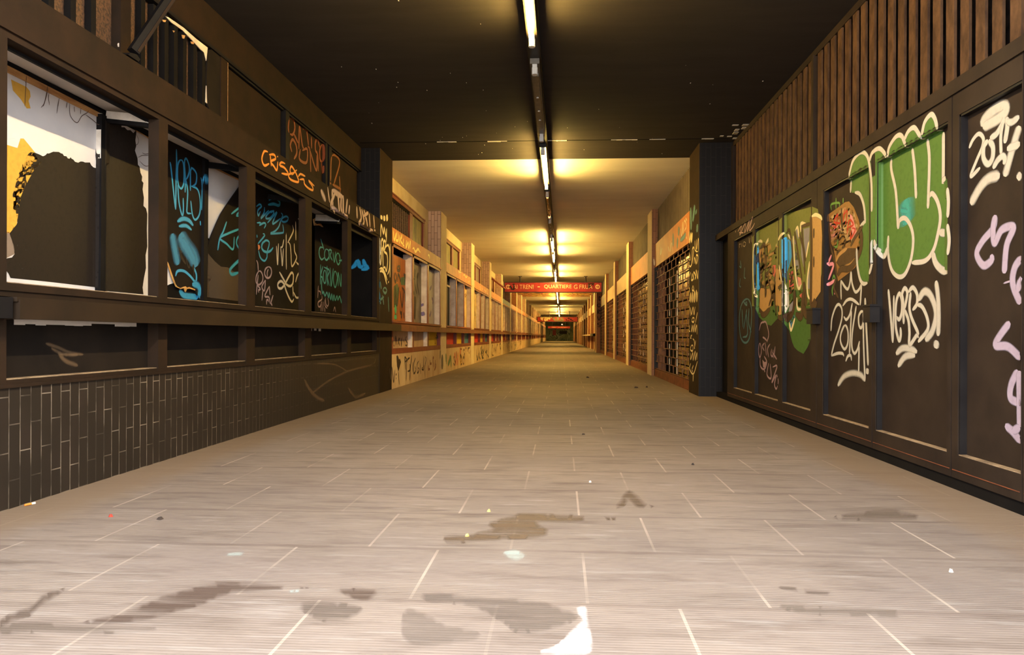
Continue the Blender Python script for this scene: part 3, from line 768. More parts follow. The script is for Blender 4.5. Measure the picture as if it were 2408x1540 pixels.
# ------------------------------------------------------------------ lit stretch, right hand side
RPIL = [PR0]
def grille(k, ya, yb, label, rods=True):
    t = thing('roller_grille', (1.83, (ya+yb)/2, 0), label, 'roller grille', 'rusty roller grilles of the shuttered shops')
    s = MB(); z = .15; row = 0; X = 1.835
    dz = .134; dy = .43
    while z < 2.08:
        if rods: s.tube((X, ya+.02, z), (X, yb-.02, z), .008, 5)
        else: s.box(X-.007, X+.007, ya, yb, z-.007, z+.007)
        y = ya+.1+(dy/2 if row % 2 else 0)
        while y < yb:
            s.box(X-.005, X+.005, y-.009, y+.009, z, z+dz); y += dy
        z += dz; row += 1
    obj('links', s, 'rust_rod', t)
    obj('bottom_plate', MB().box(1.815, 1.85, ya+.01, yb-.01, .012, .135).box(1.805, 1.86, ya, yb, 0, .012), 'rust', t)
    obj('side_rail', MB().box(1.81, 1.87, ya, ya+.05, 0, 2.1).box(1.81, 1.87, yb-.05, yb, 0, 2.1), 'iron_black', t)
    return t
PILL_LAB = 'cream-sided pillar on the shutter side after the %s grille bay'
for k in range(NB):
    ya, yb = rp(k)+TH_P, rp(k+1); nm = ORD[k]
    if k < NB-1:
        wide = k == 4
        RPIL.append(pillar(yb, 1, 'brown tiled pillar lettered downwards in black, beyond the last grille' if wide else PILL_LAB % nm, 'tile_brown', 'cream_wall', 1.62 if wide else XRP, 2.36))
    if k < 6:
        if k < 5:
            grille(k, ya, yb, 'rusty roller grille right after the black pillar, two white strips behind it' if k == 0 else 'rusty roller grille of the %s bay along the shutter side' % nm, k < 3)
        g = thing('shop_glazing', (2.0, (ya+yb)/2, 0), 'dirty yellow-brown glass block front behind the %s bay of grilles' % nm, 'glazed front', 'glazed fronts behind the grilles')
        s = MB()
        rows = 14; cols = 19
        w = (yb-ya-.1)/cols; hgt = 2.1/rows
        for c in range(cols):
            for r_ in range(rows):
                if k == 0 and c > 10: continue
                if random.Random(c*31+r_*7+k).random() < .03: continue
                s.box(1.99+.006*((c*7+r_*3) % 3), 2.02, ya+.05+c*w+.012, ya+.05+(c+1)*w-.012, r_*hgt+.012, (r_+1)*hgt-.012)
        obj('glass_blocks', s, 'glass_dirty', g)
        obj('backing', MB().box(2.02, 2.05, ya, yb, 0, 2.12), 'black_flat', g)
        if k == 0:
            ws = MB(); rn = random.Random(4)
            for y, sg in ((12.15, 1), (13.0, 2)):
                z = .12
                while z < 1.9-.25*(sg-1):
                    L = rn.uniform(.2, .45); ws.box(1.985, 2.0, y-.03/sg, y+.03/sg, z, min(z+L, 1.9)); z += L+rn.uniform(.01, .06)
            obj('white_strip', ws, 'white_paint', g, 'white vertical strip')
        elif k < 4:
            ws = MB(); rn = random.Random(k)
            for y in (ya+2.6, ya+3.3):
                z = .3
                while z < 1.9: L = rn.uniform(.1, .3); ws.box(1.975, 1.99, y-.03, y+.03, z, z+L); z += L+rn.uniform(.1, .3)
            obj('white_strip', ws, 'pale_reveal', g)
    else:
        t = thing('dim_shop', (1.95, (ya+yb)/2, 0), 'dim brown shop front of the %s bay along the shutter side' % nm, 'shop front', 'dim shop fronts deep in the passage', 'thing')
        obj('panel', MB().box(1.95, 2.0, ya, yb, 0, 2.1), bm(['dark', 'brown', 'cream', 'grey', 'dark'][k % 5]), t)
        obj('mullion', MB().box(1.92, 1.95, ya+1.2, ya+1.3, 0, 2.1).box(1.92, 1.95, ya+2.6, ya+2.7, 0, 2.1), 'red_frame', t)
        if k < 9: scrib(t, 1.95, ya+.2, yb-.2, .9, 1.9, (40, 32, 28), 8, 500+k, .03)
    f = thing('fascia_board', (1.82, (ya+yb)/2, 2.1), 'orange and blue tagged fascia right after the black pillar, above the grille' if k == 0 else 'tagged tan fascia above the %s bay along the shutter side' % nm, 'fascia board', 'tagged fascias above the grilles')
    obj('board', MB().box(1.82, 1.86, ya, yb, 2.11, 2.56), 'ochre_fascia' if k < 2 else bm('tan'), f)
    FASC[('r', k)] = f
    c = thing('corrugated_panel', (1.88, (ya+yb)/2, 2.56), 'grey corrugated panel under the ceiling right after the black pillar' if k == 0 else 'dark corrugated panel under the ceiling of the %s bay along the shutter side' % nm, 'corrugated panel', 'corrugated panels under the ceiling')
    s = MB(); y = ya
    while y < yb-.02:
        if k < 4:
            d = .09; s.prism([(1.89, y, 2.56), (1.87, y+.02, 2.56), (1.87, y+.05, 2.56), (1.89, y+.07, 2.56), (1.90, y+.07, 2.56), (1.90, y, 2.56)], (0, 0, HC-2.56)); y += d
        else: s.box(1.88, 1.90, ya, yb, 2.56, HC); break
    if k < 4: s.box(1.895, 1.91, ya, yb, 2.56, HC)
    obj('sheet', s, 'corrugated', c)
struct('wall_right', MB().box(2.06, 2.36, 9.73, YE, 0, HC), 'black_flat')
# shelf beyond the lettered pillar
sh = thing('counter_shelf', (1.7, 41, .78), 'cream counter shelf sticking out beyond the lettered brown pillar', 'counter shelf')
obj('top', MB().box(1.50, 1.95, 34.5, 50, .80, .86), 'cream_wall', sh)
obj('bracket', MB().bar((1.55, 33.3, .83), (1.55, 36, .83), .12, .12).box(1.55, 1.9, 33.3, 33.5, .77, .9), 'iron_black', sh)
# ------------------------------------------------------------------ painted band on the white ceiling and the mural at the end
def art_mat(name, cols, scale, stretch):
    m, nt, o = _new(name); L = nt.links.new
    b = N(nt, 'ShaderNodeBsdfPrincipled', i_Roughness=.7); L(b.outputs[0], o.inputs[0])
    g = N(nt, 'ShaderNodeNewGeometry'); mp = N(nt, 'ShaderNodeMapping'); mp.inputs['Scale'].default_value = stretch
    L(g.outputs['Position'], mp.inputs[0])
    n = N(nt, 'ShaderNodeTexNoise', i_Scale=scale, i_Detail=1.5, i_Distortion=1.5); L(mp.outputs[0], n.inputs['Vector'])
    r = N(nt, 'ShaderNodeValToRGB'); r.color_ramp.interpolation = 'CONSTANT'
    while len(r.color_ramp.elements) < len(cols): r.color_ramp.elements.new(.5)
    for i, c in enumerate(cols):
        r.color_ramp.elements[i].position = .3+.4*i/len(cols) if i else 0; r.color_ramp.elements[i].color = lin(c)
    L(n.outputs[0], r.inputs[0]); L(r.outputs[0], b.inputs['Base Color']); MATS[name] = m
    return m
art_mat('band_art', [(60, 40, 26), (176, 60, 34), (214, 180, 60), (90, 52, 30), (206, 96, 50), (224, 200, 90), (110, 70, 36), (190, 50, 34)], 1.1, (1., .8, 1))
ceil_white = [o for o in ORDER if o.name.startswith('ceiling')][1]
obj('painted_band', MB().box(-2.6, 1.76, 36.8, 43.9, HC-.012, HC), 'band_art', ceil_white, 'band of orange and yellow graffiti')
art_mat('mural_art', [(120, 132, 108), (150, 160, 132), (96, 112, 98), (168, 172, 148), (70, 84, 76), (140, 146, 120)], .8, (1, 1, 1))
wf = [o for o in ORDER if o.name == 'wall_far'][0]
obj('mural', MB().box(-1.9, 1.4, YE-.12, YE-.1, .0, 2.0), 'mural_art', wf, 'pale green mural')
obj('mural_panel', MB().box(-1.4, -.85, YE-.14, YE-.12, .9, 1.75), 'sign_red', wf, 'red panel')
obj('mural_panel', MB().box(-.3, .9, YE-.14, YE-.12, 1.1, 1.6), 'iron_black', wf)
ol = thing('ceiling_lamp', (.1, YE-5, 2.5), 'small orange lamp glowing at the dark far end of the passage', 'lamp')
obj('globe', MB().tube((.1, YE-5, 2.5), (.1, YE-5, 2.62), .12, 10, .07), 'lamp_orange', ol)
obj('stem', MB().tube((.1, YE-5, 2.62), (.1, YE-5, HC), .02), 'iron_black', ol)
# ------------------------------------------------------------------ hanging signs
def text_mesh(name, body, x0, x1, z0, z1, Y, m, parent, keep=False):
    cu = bpy.data.curves.new('t', 'FONT'); cu.body = body; cu.resolution_u = 3; cu.extrude = .0
    ob = bpy.data.objects.new('t', cu); COL.objects.link(ob)
    bpy.context.view_layer.update()
    me = bpy.data.meshes.new_from_object(ob.evaluated_get(bpy.context.evaluated_depsgraph_get()))
    xs = [v.co.x for v in me.vertices]; ys = [v.co.y for v in me.vertices]
    mb = MB(); X0, X1, Y0_, Y1_ = min(xs), max(xs), min(ys), max(ys)
    mb.v = [(x0+(v.co.x-X0)/(X1-X0)*(x1-x0), Y, z0+(v.co.y-Y0_)/(Y1_-Y0_)*(z1-z0)) for v in me.vertices]
    mb.f = [tuple(p.vertices) for p in me.polygons]
    bpy.data.objects.remove(ob); bpy.data.curves.remove(cu); bpy.data.meshes.remove(me)
    return obj(name, mb, m, parent)
def sign(Y, x0, x1, z0, z1, label, rods, b=.035):
    t = thing('hanging_sign', ((x0+x1)/2, Y, z0), label, 'hanging sign', 'red signs hanging from the ceiling')
    obj('panel', MB().box(x0+b, x1-b, Y-.05, Y+.05, z0+b, z1-b), 'sign_red', t)
    obj('frame', MB().box(x0, x1, Y-.07, Y+.07, z0, z0+b).box(x0, x1, Y-.07, Y+.07, z1-b, z1).box(x0, x0+b, Y-.07, Y+.07, z0+b, z1-b).box(x1-b, x1, Y-.07, Y+.07, z0+b, z1-b), 'sign_frame', t)
    for x in rods:
        obj('rod', MB().tube((x, Y, z1), (x, Y, HC), .03, 8).tube((x, Y, HC-.02), (x, Y, HC), .08, 10), 'sign_frame', t)
    return t
SY = 29.
a = onY(1185.5, 663, SY); b = onY(1416, 687, SY)
sg = sign(SY, max(a.x, -2.39), b.x, b.z-.02, a.z, 'red hanging sign lettered TRENI and QUARTIERE between two circled arrows', (-1.72, 1.0))
yt = SY-.052
def px1(x): return onY(x, 675, SY).x
zc0, zc1 = onY(1300, 679.4, SY).z, onY(1300, 669.6, SY).z
for body, xa, xb in (('AI', 1207.2, 1217), ('TRENI', 1222, 1254.3), ('-', 1264.3, 1269.8), ('QUARTIERE', 1279.7, 1344), ('G', 1349.3, 1357.8), ('FRUA', 1362.6, 1393)):
    hh = (zc0, zc1) if body != '-' else ((zc0+zc1)/2-.015, (zc0+zc1)/2+.015)
    text_mesh('lettering', body, px1(xa), px1(xb), hh[0], hh[1], yt, 'sign_cream', sg)
for cx, dr in ((1195.3, -1), (1405, 1)):
    c = px1(cx); cz = (zc0+zc1)/2; r = .095
    mb = MB(); k = 28
    mb.v = [(c+r*math.cos(i*2*math.pi/k), yt, cz+r*math.sin(i*2*math.pi/k)) for i in range(k)]; mb.f = [tuple(range(k))]
    ar = obj('arrow_disc', mb, 'sign_cream', sg)
    q = MB(); w = .016
    for p in ([(-.055, -w), (.02, -w), (.02, w), (-.055, w)], [(0, .05), (.03, .05), (.07, 0), (.03, -.05), (0, -.05), (.035, 0)]):
        n0 = len(q.v); q.v += [(c+dr*x, yt-.004, cz+z) for x, z in p]
        q.f.append(tuple(range(n0, n0+len(p))))
    obj('arrow', q, 'sign_red', ar)
def flat_scrib(parent, Y, x0, x1, z0, z1, c, n, seed, w):
    r = random.Random(seed); P = Paint(); nv = Vector((0, -1, 0))
    for i in range(n):
        x = r.uniform(x0, x1); z = r.uniform(z0, z1); pts = []
        for q in range(5):
            pts.append((min(max(x, x0), x1)*100, min(max(z, z0), z1)*100)); x += r.uniform(-.15, .2); z += r.uniform(-.15, .15)
        P.k += 1; P.ribbon([(Vector((a_.x/100, Y, a_.y/100)), nv) for a_ in smooth_line(pts, 2.5)], w, .3, .003+.0004*(P.k % 6))
    return obj('graffiti', P, spray(c), parent)
flat_scrib(sg, yt-.002, px1(1199), px1(1209), zc0-.02, zc1+.03, (38, 24, 22), 5, 3, .04)
flat_scrib(sg, yt-.002, px1(1384), px1(1397), zc0+.02, zc1+.04, (38, 24, 22), 6, 8, .035)
S2 = 70.
a = onY(1263, 744.5, S2); b = onY(1359, 757, S2)
s2 = sign(S2, a.x, b.x, b.z, a.z, 'middle red hanging sign, half covered in pale scrawl', (-1.2, .8), .05)
flat_scrib(s2, S2-.055, a.x+.4, a.x+1.5, b.z+.08, a.z-.05, (206, 180, 130), 10, 5, .12)
flat_scrib(s2, S2-.055, a.x+1.5, b.x-1.3, b.z+.08, a.z-.05, (110, 96, 66), 12, 6, .12)
flat_scrib(s2, S2-.055, b.x-1.2, b.x-.5, b.z+.12, a.z-.12, (50, 26, 22), 5, 7, .06)
S3 = 100.
a = onY(1288, 766.5, S3); b = onY(1341, 772.5, S3)
s3 = sign(S3, a.x, b.x, b.z, a.z, 'last red hanging sign, near the dark end of the passage', (-1.3, .6), .04)
text_mesh('lettering', 'TRENI - QUARTIERE', a.x+.5, b.x-.4, b.z+.12, a.z-.12, S3-.055, 'sign_cream', s3)
# ------------------------------------------------------------------ strip lights
tr = thing('cable_trunking', (-.235, 50, 3.13), 'long black trunking under the ceiling that carries all the strip lights', 'trunking')
obj('rail', MB().box(-.29, -.18, .6, YE-6, 3.13, 3.21), 'trunk_black', tr)
hg = MB()
y = 1.1
while y < YE-8: hg.box(-.26, -.21, y, y+.03, 3.21, HC); y += 2.635
obj('hanger', hg, 'trunk_black', tr)
LIT = {-1, 0, 2, 5, 6, 8, 9, 12, 13, 14, 15, 16, 20, 22, 23, 24, 25, 27, 28, 34, 35, 36, 38}
def lab_l(i):
    n = ORD[i] if i < len(ORD) else None
    if i == -1: return 'added cool white fill light, out of view over the entrance'
    st = 'lit strip light' if i in LIT else ('strip light with orange glowing tube ends' if i == 3 else ('strip light without a tube, bare grey tray' if i in (1, 4) else 'dead strip light'))
    return st+', %s along the trunking from the entrance' % (n or 'far')
nl = 0
for i in range(-1, 39):
    ys = 3.36+2.635*i
    lit = i in LIT
    if i > 22 and not lit: continue
    t = thing('strip_light', (-.235, ys+1., 3.02), lab_l(i) if i < 23 else 'small lit strip light deep in the passage', 'strip light', 'strip lights along the trunking' if i < 23 else 'deep strip lights too small to tell apart')
    obj('tray', MB().box(-.275, -.195, ys-.06, ys+2.06, 3.085, 3.13), 'steel_grey' if i in (1, 4) else 'trunk_black', t)
    h1 = MB().box(-.255, -.215, ys-.05, ys-.005, 3.005, 3.085).tube((-.235, ys-.03, 3.06), (-.235, ys-.03, 3.0), .026, 10)
    h2 = MB().box(-.255, -.215, ys+2.005, ys+2.05, 3.005, 3.085).tube((-.235, ys+2.03, 3.06), (-.235, ys+2.03, 3.0), .026, 10)
    obj('lamp_holder', h1, 'lamp_white', t); obj('lamp_holder', h2, 'lamp_white', t)
    if lit:
        obj('tube', MB().tube((-.235, ys, 3.03), (-.235, ys+2., 3.03), .019, 8), 'tube_fill' if i < 0 else 'tube_on', t, smooth=False)
    elif i == 3:
        obj('tube', MB().tube((-.235, ys+.12, 3.03), (-.235, ys+1.88, 3.03), .019, 8), 'glass_dirty', t)
        obj('tube_end', MB().tube((-.235, ys, 3.03), (-.235, ys+.12, 3.03), .02, 8), 'tube_ember', t, 'orange glowing end')
        obj('tube_end', MB().tube((-.235, ys+1.88, 3.03), (-.235, ys+2., 3.03), .02, 8), 'tube_ember', t, 'orange glowing end')
    elif i in (1, 4):
        obj('ballast', MB().box(-.262, -.208, ys+.15, ys+1.7, 3.055, 3.085), 'steel_grey', t)
        for yy in (ys+.7, ys+1.1, ys+1.4): obj('screw', MB().tube((-.235, yy, 3.056), (-.235, yy, 3.048), .012, 8), 'lamp_white', t)
# ------------------------------------------------------------------ litter
def bit(name, px, sz, m_, label, cat, hgt=.01):
    p = onZ(px[0], px[1], 0)
    mb = MB(); r = random.Random(int(px[0])); k = 7
    ring = [(p.x+sz*(.7+.5*r.random())*math.cos(q*2*math.pi/k), p.y+sz*(.7+.5*r.random())*math.sin(q*2*math.pi/k)) for q in range(k)]
    mb.v = [(x, y, 0.0005) for x, y in ring]+[(p.x+(x-p.x)*.55, p.y+(y-p.y)*.55, hgt*(.7+.5*r.random())) for x, y in ring]
    mb.f = [tuple(range(k))[::-1], tuple(range(k, 2*k))]+[(q, (q+1) % k, k+(q+1) % k, k+q) for q in range(k)]
    return obj(name, mb, m_, None, label, cat)
p = onZ(73, 1188, 0)
cb = thing('cigarette_butt', (p.x, p.y, 0), 'orange-filtered cigarette butt at the foot of the tiled plinth', 'cigarette butt')
obj('filter', MB().tube((p.x-.012, p.y-.022, .006), (p.x-.002, p.y+.004, .006), .005, 10), 'butt_orange', cb)
obj('paper', MB().tube((p.x-.002, p.y+.004, .006), (p.x+.004, p.y+.019, .006), .005, 10), 'butt_white', cb, 'white burnt end')
bit('scrap', (261, 1215), .011, 'scrap_red', 'tiny red scrap on the floor near the cigarette butt', 'scrap')
bit('leaf_bit', (1099, 1261), .009, 'leaf_yellow', 'small yellow bit on the dark stain in the middle of the floor', 'scrap')
bit('leaf_bit', (1150, 1203), .009, 'leaf_yellow', 'small pale yellow bit just past the dark floor stain', 'scrap')
bit('paper_bit', (1388, 1134), .007, 'white_paint', 'tiny white speck lying alone in the middle of the floor', 'scrap')
bit('pebble', (1372, 1022), .012, 'grit_dark', 'tiny dark pebble in the middle of the floor, before the pillars', 'pebble')
bit('pebble', (1629, 1093), .010, 'grit_dark', 'tiny dark pebble on the floor over towards the gates', 'pebble')
bit('pebble', (377, 1221), .014, 'grit_dark', 'dark pebble on the floor near the tiled plinth', 'pebble')
bit('pebble', (1496, 912), .03, 'grit_dark', 'dark crumb on the floor in front of the rusty grille', 'pebble', .02)
bit('pebble', (1521, 911), .022, 'grit_dark', 'smaller dark crumb beside the one before the rusty grille', 'pebble', .02)
bit('pebble', (1382, 888), .03, 'grit_dark', 'dark crumb in the middle of the passage beyond the pillars', 'pebble', .02)
bit('paper_bit', (2236, 1445-100), .008, 'white_paint', 'tiny pale bit on the floor beside the gates', 'scrap')
# ------------------------------------------------------------------ paint on the near shop windows (traced, laid on the surfaces built above)
make_tree()
A6 = cr(0, 0, 6.16); B6 = cr(250, 0, 6.16); D6 = cr(0, 300, 6.16); E6 = cr(0, 500, 6.16)
F7 = cr(380, 320, 7.7); G7 = cr(380, 500, 6.696); H8 = cr(580, 420, 8.556); I8 = cr(580, 570, 8.556)
J9 = cr(720, 470, 9.622); K9 = cr(720, 600, 9.622); L6 = cr(600, 250, 6.16); M9 = cr(740, 420, 9.625); N5 = cr(860, 480, 5.925)
BLK = (33, 27, 23)
YEL = (206, 156, 62)
paint(b1, YEL, fills=[D6([(85, 245), (250, 297), (293, 158), (340, 158), (400, 230), (505, 360), (600, 500), (420, 700), (300, 1000), (240, 1400), (130, 1540), (60, 1540), (60, 900)]), E6([(60, 0), (230, 0), (230, 120), (160, 230), (125, 280), (70, 280)]),
    cr(0, 0, 3.08)([(78, 575), (130, 600), (190, 630), (215, 660), (220, 700), (205, 730), (220, 785), (192, 785), (150, 720), (92, 655)])], label='mustard yellow patches', name='paint_patch')
paint(b1, (128, 112, 98), fills=[E6([(62, 270), (125, 270), (170, 400), (212, 520), (205, 600), (95, 655), (50, 640)])], label='grey residue', name='paint_patch')
paint(b1, BLK, fills=[D6([(130, 1540), (180, 1460), (250, 1380), (236, 1290), (225, 1200), (190, 1180), (178, 1040), (182, 960), (210, 890), (240, 740), (290, 620), (350, 480), (410, 380), (440, 355), (500, 362), (560, 385), (620, 415), (655, 400), (680, 372), (705, 375), (740, 360), (770, 348), (800, 350), (850, 352), (880, 372), (905, 378), (925, 410), (960, 415), (980, 445), (1005, 450), (1020, 428), (1035, 450), (1060, 462), (1085, 495), (1130, 508), (1165, 490), (1200, 492), (1230, 505), (1300, 505), (1320, 545), (1350, 575), (1385, 585), (1388, 480), (1380, 400), (1384, 300), (1400, 370), (1420, 385), (1450, 380), (1440, 1000), (1438, 1540)])
    +E6([(1425, 1085), (700, 1000), (150, 945), (118, 880), (78, 830), (66, 700), (100, 660), (170, 650), (208, 600), (200, 520), (170, 400), (130, 300)])], label='large black paint smear', name='paint_smear')
paint(b1, YEL, fills=[D6([(346, 612), (372, 545), (410, 485), (465, 447), (478, 500), (486, 575), (440, 622), (452, 570), (415, 578)]), D6([(372, 690), (440, 688), (455, 680), (420, 740), (388, 802), (375, 760)])], name='paint_patch', step=4)
# hair-thin cracks running down from the batten
paint(b1, (90, 70, 60), [(q, .004) for q in (A6([(380, 1100), (370, 1250), (355, 1540)]), A6([(690, 1240), (640, 1480), (590, 1560)]), A6([(850, 1430), (835, 1540)]), C6([(75, 60), (40, 200), (5, 310)]), C6([(90, 110), (80, 190), (95, 290)]), C6([(235, 190), (215, 300), (200, 410)]), C6([(350, 250), (335, 330)]), C6([(385, 260), (395, 440), (490, 545), (560, 450), (640, 400), (660, 370)]), C6([(620, 430), (700, 490), (800, 570), (830, 570)]), C6([(450, 310), (455, 390)]), C6([(545, 330), (540, 420)]))], name='crack')
paint(b2, BLK, fills=[[(247, 281), (300, 296), (321, 307), (318, 330), (320, 343), (317, 354), (323, 372), (324, 387), (328, 392), (330, 406), (334, 415), (333, 425), (337, 430), (335, 445), (338, 465), (337, 484), (343, 490), (346, 503), (345, 540), (346, 580), (342, 600), (343, 630), (338, 655), (335, 676), (337, 692), (246, 684)]], label='black paint', name='paint_smear')
paint(b2, (110, 90, 84), [(q, .004) for q in (C6([(1360, 720), (1390, 800), (1370, 860), (1345, 860)]), C6([(1440, 980), (1480, 1000), (1540, 990)]), C6([(1380, 1050), (1440, 1020), (1500, 1020), (1550, 1010)]), C6([(1400, 1100), (1480, 1170), (1550, 1165)]))], name='crack')
# second window: blue VERB
BLU = (56, 138, 178)
paint(b3, BLU, [F7([(150, 470), (165, 560), (200, 880), (228, 1150), (250, 1330)]), F7([(265, 240), (268, 500), (258, 800), (250, 1330)]),
    F7([(340, 430), (290, 520), (283, 750), (305, 900), (352, 950), (395, 860), (402, 650), (385, 480), (340, 430)]), F7([(287, 880), (310, 1200), (365, 1430), (388, 1350), (385, 1120)]),
    F7([(420, 1020), (425, 800), (408, 480), (440, 405), (488, 520), (495, 640), (465, 740), (432, 790)]), F7([(435, 790), (465, 1000), (455, 1250), (455, 1385), (530, 1400)]),
    F7([(515, 990), (518, 620), (560, 590), (625, 690), (612, 860), (540, 912)]), F7([(530, 905), (640, 960), (690, 1150), (682, 1400), (605, 1515), (550, 1420), (520, 1170)]), F7([(705, 750), (727, 900), (715, 1340)]),
    (F7([(750, 770), (840, 790)]), .0480, .8), (G7([(240, 140), (330, 95), (420, 120), (490, 200)]), .0280, .5), (G7([(270, 215), (380, 205), (470, 270)]), .0224, .6), G7([(605, 130), (610, 200)])], w=.0160, label='blue spray reading VERB')
paint(b3, (64, 132, 170), [(G7([(165, 330), (190, 480), (220, 650), (255, 820)]), .06, .8), (G7([(290, 330), (330, 430), (410, 560), (500, 680), (545, 850)]), .10, .7), (G7([(310, 430), (420, 600), (520, 800)]), .08, .7)], op=.8)
paint(b3, BLU, [G7([(215, 1000), (250, 920), (350, 920), (450, 1000), (530, 1090), (545, 980), (500, 850), (470, 700)]), (G7([(480, 1130), (560, 1140), (600, 1220), (580, 1330)]), .045, .5)], w=.02)
paint(b3b, BLU, [(G7([(275, 1225), (350, 1300), (480, 1320), (600, 1335)]), .04, .4)])
paint(b3, (38, 32, 28), [(G7([(235, 430), (250, 560), (330, 580), (285, 650), (380, 810)]), .026), (G7([(410, 620), (390, 750), (430, 870), (442, 740), (410, 620)]), .014), (G7([(480, 650), (490, 900)]), .018), (G7([(500, 790), (505, 1040)]), .014)])
paint(b4, (48, 148, 184), [F7([(1260, 1410), (1430, 1270), (1462, 1200)]), F7([(1455, 1260), (1440, 1330), (1350, 1440), (1410, 1440)]), G7([(1022, 140), (965, 300), (912, 410), (880, 590)]), G7([(1225, 255), (1050, 325), (915, 400), (1020, 490), (1120, 575), (1140, 380)]), G7([(1258, 330), (1190, 400), (1178, 500), (1250, 612)]), (G7([(1250, 715), (1100, 860), (1070, 920), (1105, 972), (1210, 940)]), .0255, .5), G7([(1258, 120), (1262, 132)])], w=.0187, label='blue spray letters K and C')
paint(b4, (86, 72, 60), fills=[G7([(730, 640), (830, 760), (930, 850), (1040, 860), (1120, 920), (1250, 1000), (1250, 1400), (715, 1330)])], op=.75, name='brown_patch')  # lighter brown fill over the lower part of the curled board
# third window
paint(b5, (44, 138, 172), [H8([(195, 560), (255, 515), (298, 555), (222, 640), (232, 745), (272, 660)]), H8([(357, 575), (345, 690), (283, 800), (440, 640)]), H8([(540, 640), (450, 680), (380, 770), (400, 805), (470, 790), (530, 720), (545, 650), (480, 690)]),
    H8([(415, 890), (600, 675), (560, 780), (520, 912), (680, 800)]), H8([(690, 690), (722, 740), (690, 830), (740, 872), (810, 850), (832, 790), (790, 758), (720, 790), (680, 850), (640, 970), (560, 1060), (475, 1105), (700, 1092), (737, 1060), (720, 920)]),
    (H8([(440, 435), (500, 398), (580, 400), (650, 450), (662, 510), (630, 540), (540, 510), (425, 525)]), .0272, .3), H8([(200, 890), (280, 888), (250, 935), (340, 890), (380, 920), (345, 1000)]), H8([(200, 1130), (204, 1185)]), H8([(320, 1108), (357, 1140), (220, 1310)]),
    (H8([(390, 1240), (310, 1300), (298, 1400), (350, 1465), (420, 1475), (480, 1445), (525, 1385)]), .0238, .4), H8([(300, 1310), (380, 1240), (442, 1270), (440, 1350), (410, 1450), (402, 1540)])+I8([(400, 300), (350, 372), (270, 310), (228, 160)])], w=.0187, label='blue spray scrawl')
paint(b5, (146, 126, 134), [I8([(195, 360), (220, 420), (232, 580)]), I8([(240, 580), (190, 680), (188, 800), (240, 852), (310, 790), (322, 680), (285, 590), (240, 580)]), I8([(230, 650), (210, 820), (190, 1050)]), I8([(200, 850), (272, 940), (230, 960), (240, 1010)]), I8([(372, 755), (300, 890), (350, 970), (375, 760)]),
    (I8([(430, 490), (370, 540), (357, 640), (400, 712), (460, 700), (495, 610), (480, 520), (430, 490)]), .02), I8([(430, 540), (408, 600), (410, 690)]), I8([(320, 960), (300, 1170)]), I8([(450, 880), (358, 1080), (440, 1100), (460, 1230)]), I8([(450, 880), (462, 1060)]), I8([(525, 1060), (470, 1240)]), I8([(480, 1200), (510, 1270)]), I8([(400, 1250), (400, 1160), (430, 1160), (432, 1200)])], w=.018, label='lilac spray reading RASK')
CRM = (206, 192, 168)
paint(t3b, CRM, [I8([(597, 70), (620, 440), (637, 20)]), I8([(680, 90), (700, 300), (715, 460), (735, 120)]), I8([(680, 95), (715, 85), (745, -60)]), H8([(790, 1085), (792, 1300)])+I8([(790, 250), (795, 545)]), H8([(915, 935), (932, 1060), (820, 1290)]), H8([(830, 1275), (870, 1330), (890, 1540)])+I8([(890, 300), (908, 482), (1000, 310), (960, 180), (950, 20)]), H8([(980, 860), (985, 1240)]), H8([(1000, 800), (1080, 840), (1108, 1000), (1090, 1130), (1045, 1220)]), I8([(990, 390), (1040, 442), (1100, 360)]),
    (I8([(652, 595), (740, 750), (800, 850), (870, 880), (922, 820), (932, 650), (895, 608), (840, 690), (760, 840), (690, 925), (630, 910), (622, 830), (680, 778), (740, 830), (790, 980), (850, 1120), (905, 1195), (942, 1135)]), .024, .5), (I8([(920, 880), (930, 1085)]), .02), (I8([(940, 1000), (1000, 1110), (1080, 1090)]), .02, .6), (I8([(1090, 570), (1020, 660), (980, 800)]), .02, .8)], w=.02, label='cream spray scrawl')
paint(WIN[2], (200, 120, 76), fills=[H8([(222, 1320), (260, 1345), (270, 1390), (250, 1425), (232, 1440), (228, 1380)])], step=3, name='torn_spot')
# fourth and fifth
TEA = (66, 134, 138)
paint(b6, TEA, [J9([(325, 880), (400, 1130)]), J9([(395, 1085), (320, 1070), (290, 1150), (300, 1280), (350, 1352), (410, 1300)]), J9([(450, 1110), (412, 1200), (420, 1320), (460, 1362), (510, 1290), (512, 1170), (450, 1110)]), J9([(520, 1350), (512, 1140), (570, 1150), (540, 1260), (588, 1370)]), J9([(600, 1180), (632, 1405), (662, 1170)]), J9([(712, 1200), (670, 1280), (688, 1400), (720, 1465), (760, 1400), (752, 1270), (712, 1200)]), J9([(740, 1372), (810, 1362), (820, 1290)]), J9([(800, 1380), (832, 1445)]),
    K9([(320, 210), (316, 660)]), K9([(372, 250), (318, 470), (360, 500), (342, 640), (350, 800), (370, 872), (382, 820), (420, 922), (460, 840), (500, 962), (512, 850), (550, 1002), (570, 880), (600, 1022), (620, 900), (650, 1022), (690, 920), (710, 1012), (750, 930), (790, 1072), (802, 980), (810, 1165)]), K9([(410, 340), (380, 430), (390, 600), (420, 632), (440, 560), (440, 400), (410, 340)]), K9([(480, 690), (470, 330), (470, 240)]), K9([(400, 270), (520, 345), (480, 500), (520, 690)]), K9([(540, 280), (560, 692), (610, 300)]), K9([(650, 360), (610, 500), (630, 690), (660, 722), (690, 600), (700, 480), (650, 360)]), K9([(720, 700), (720, 400), (780, 700), (786, 420)]), K9([(820, 450), (825, 580)]), K9([(810, 750), (808, 815)])], w=.024, label='teal spray reading CORVO and KORVON')
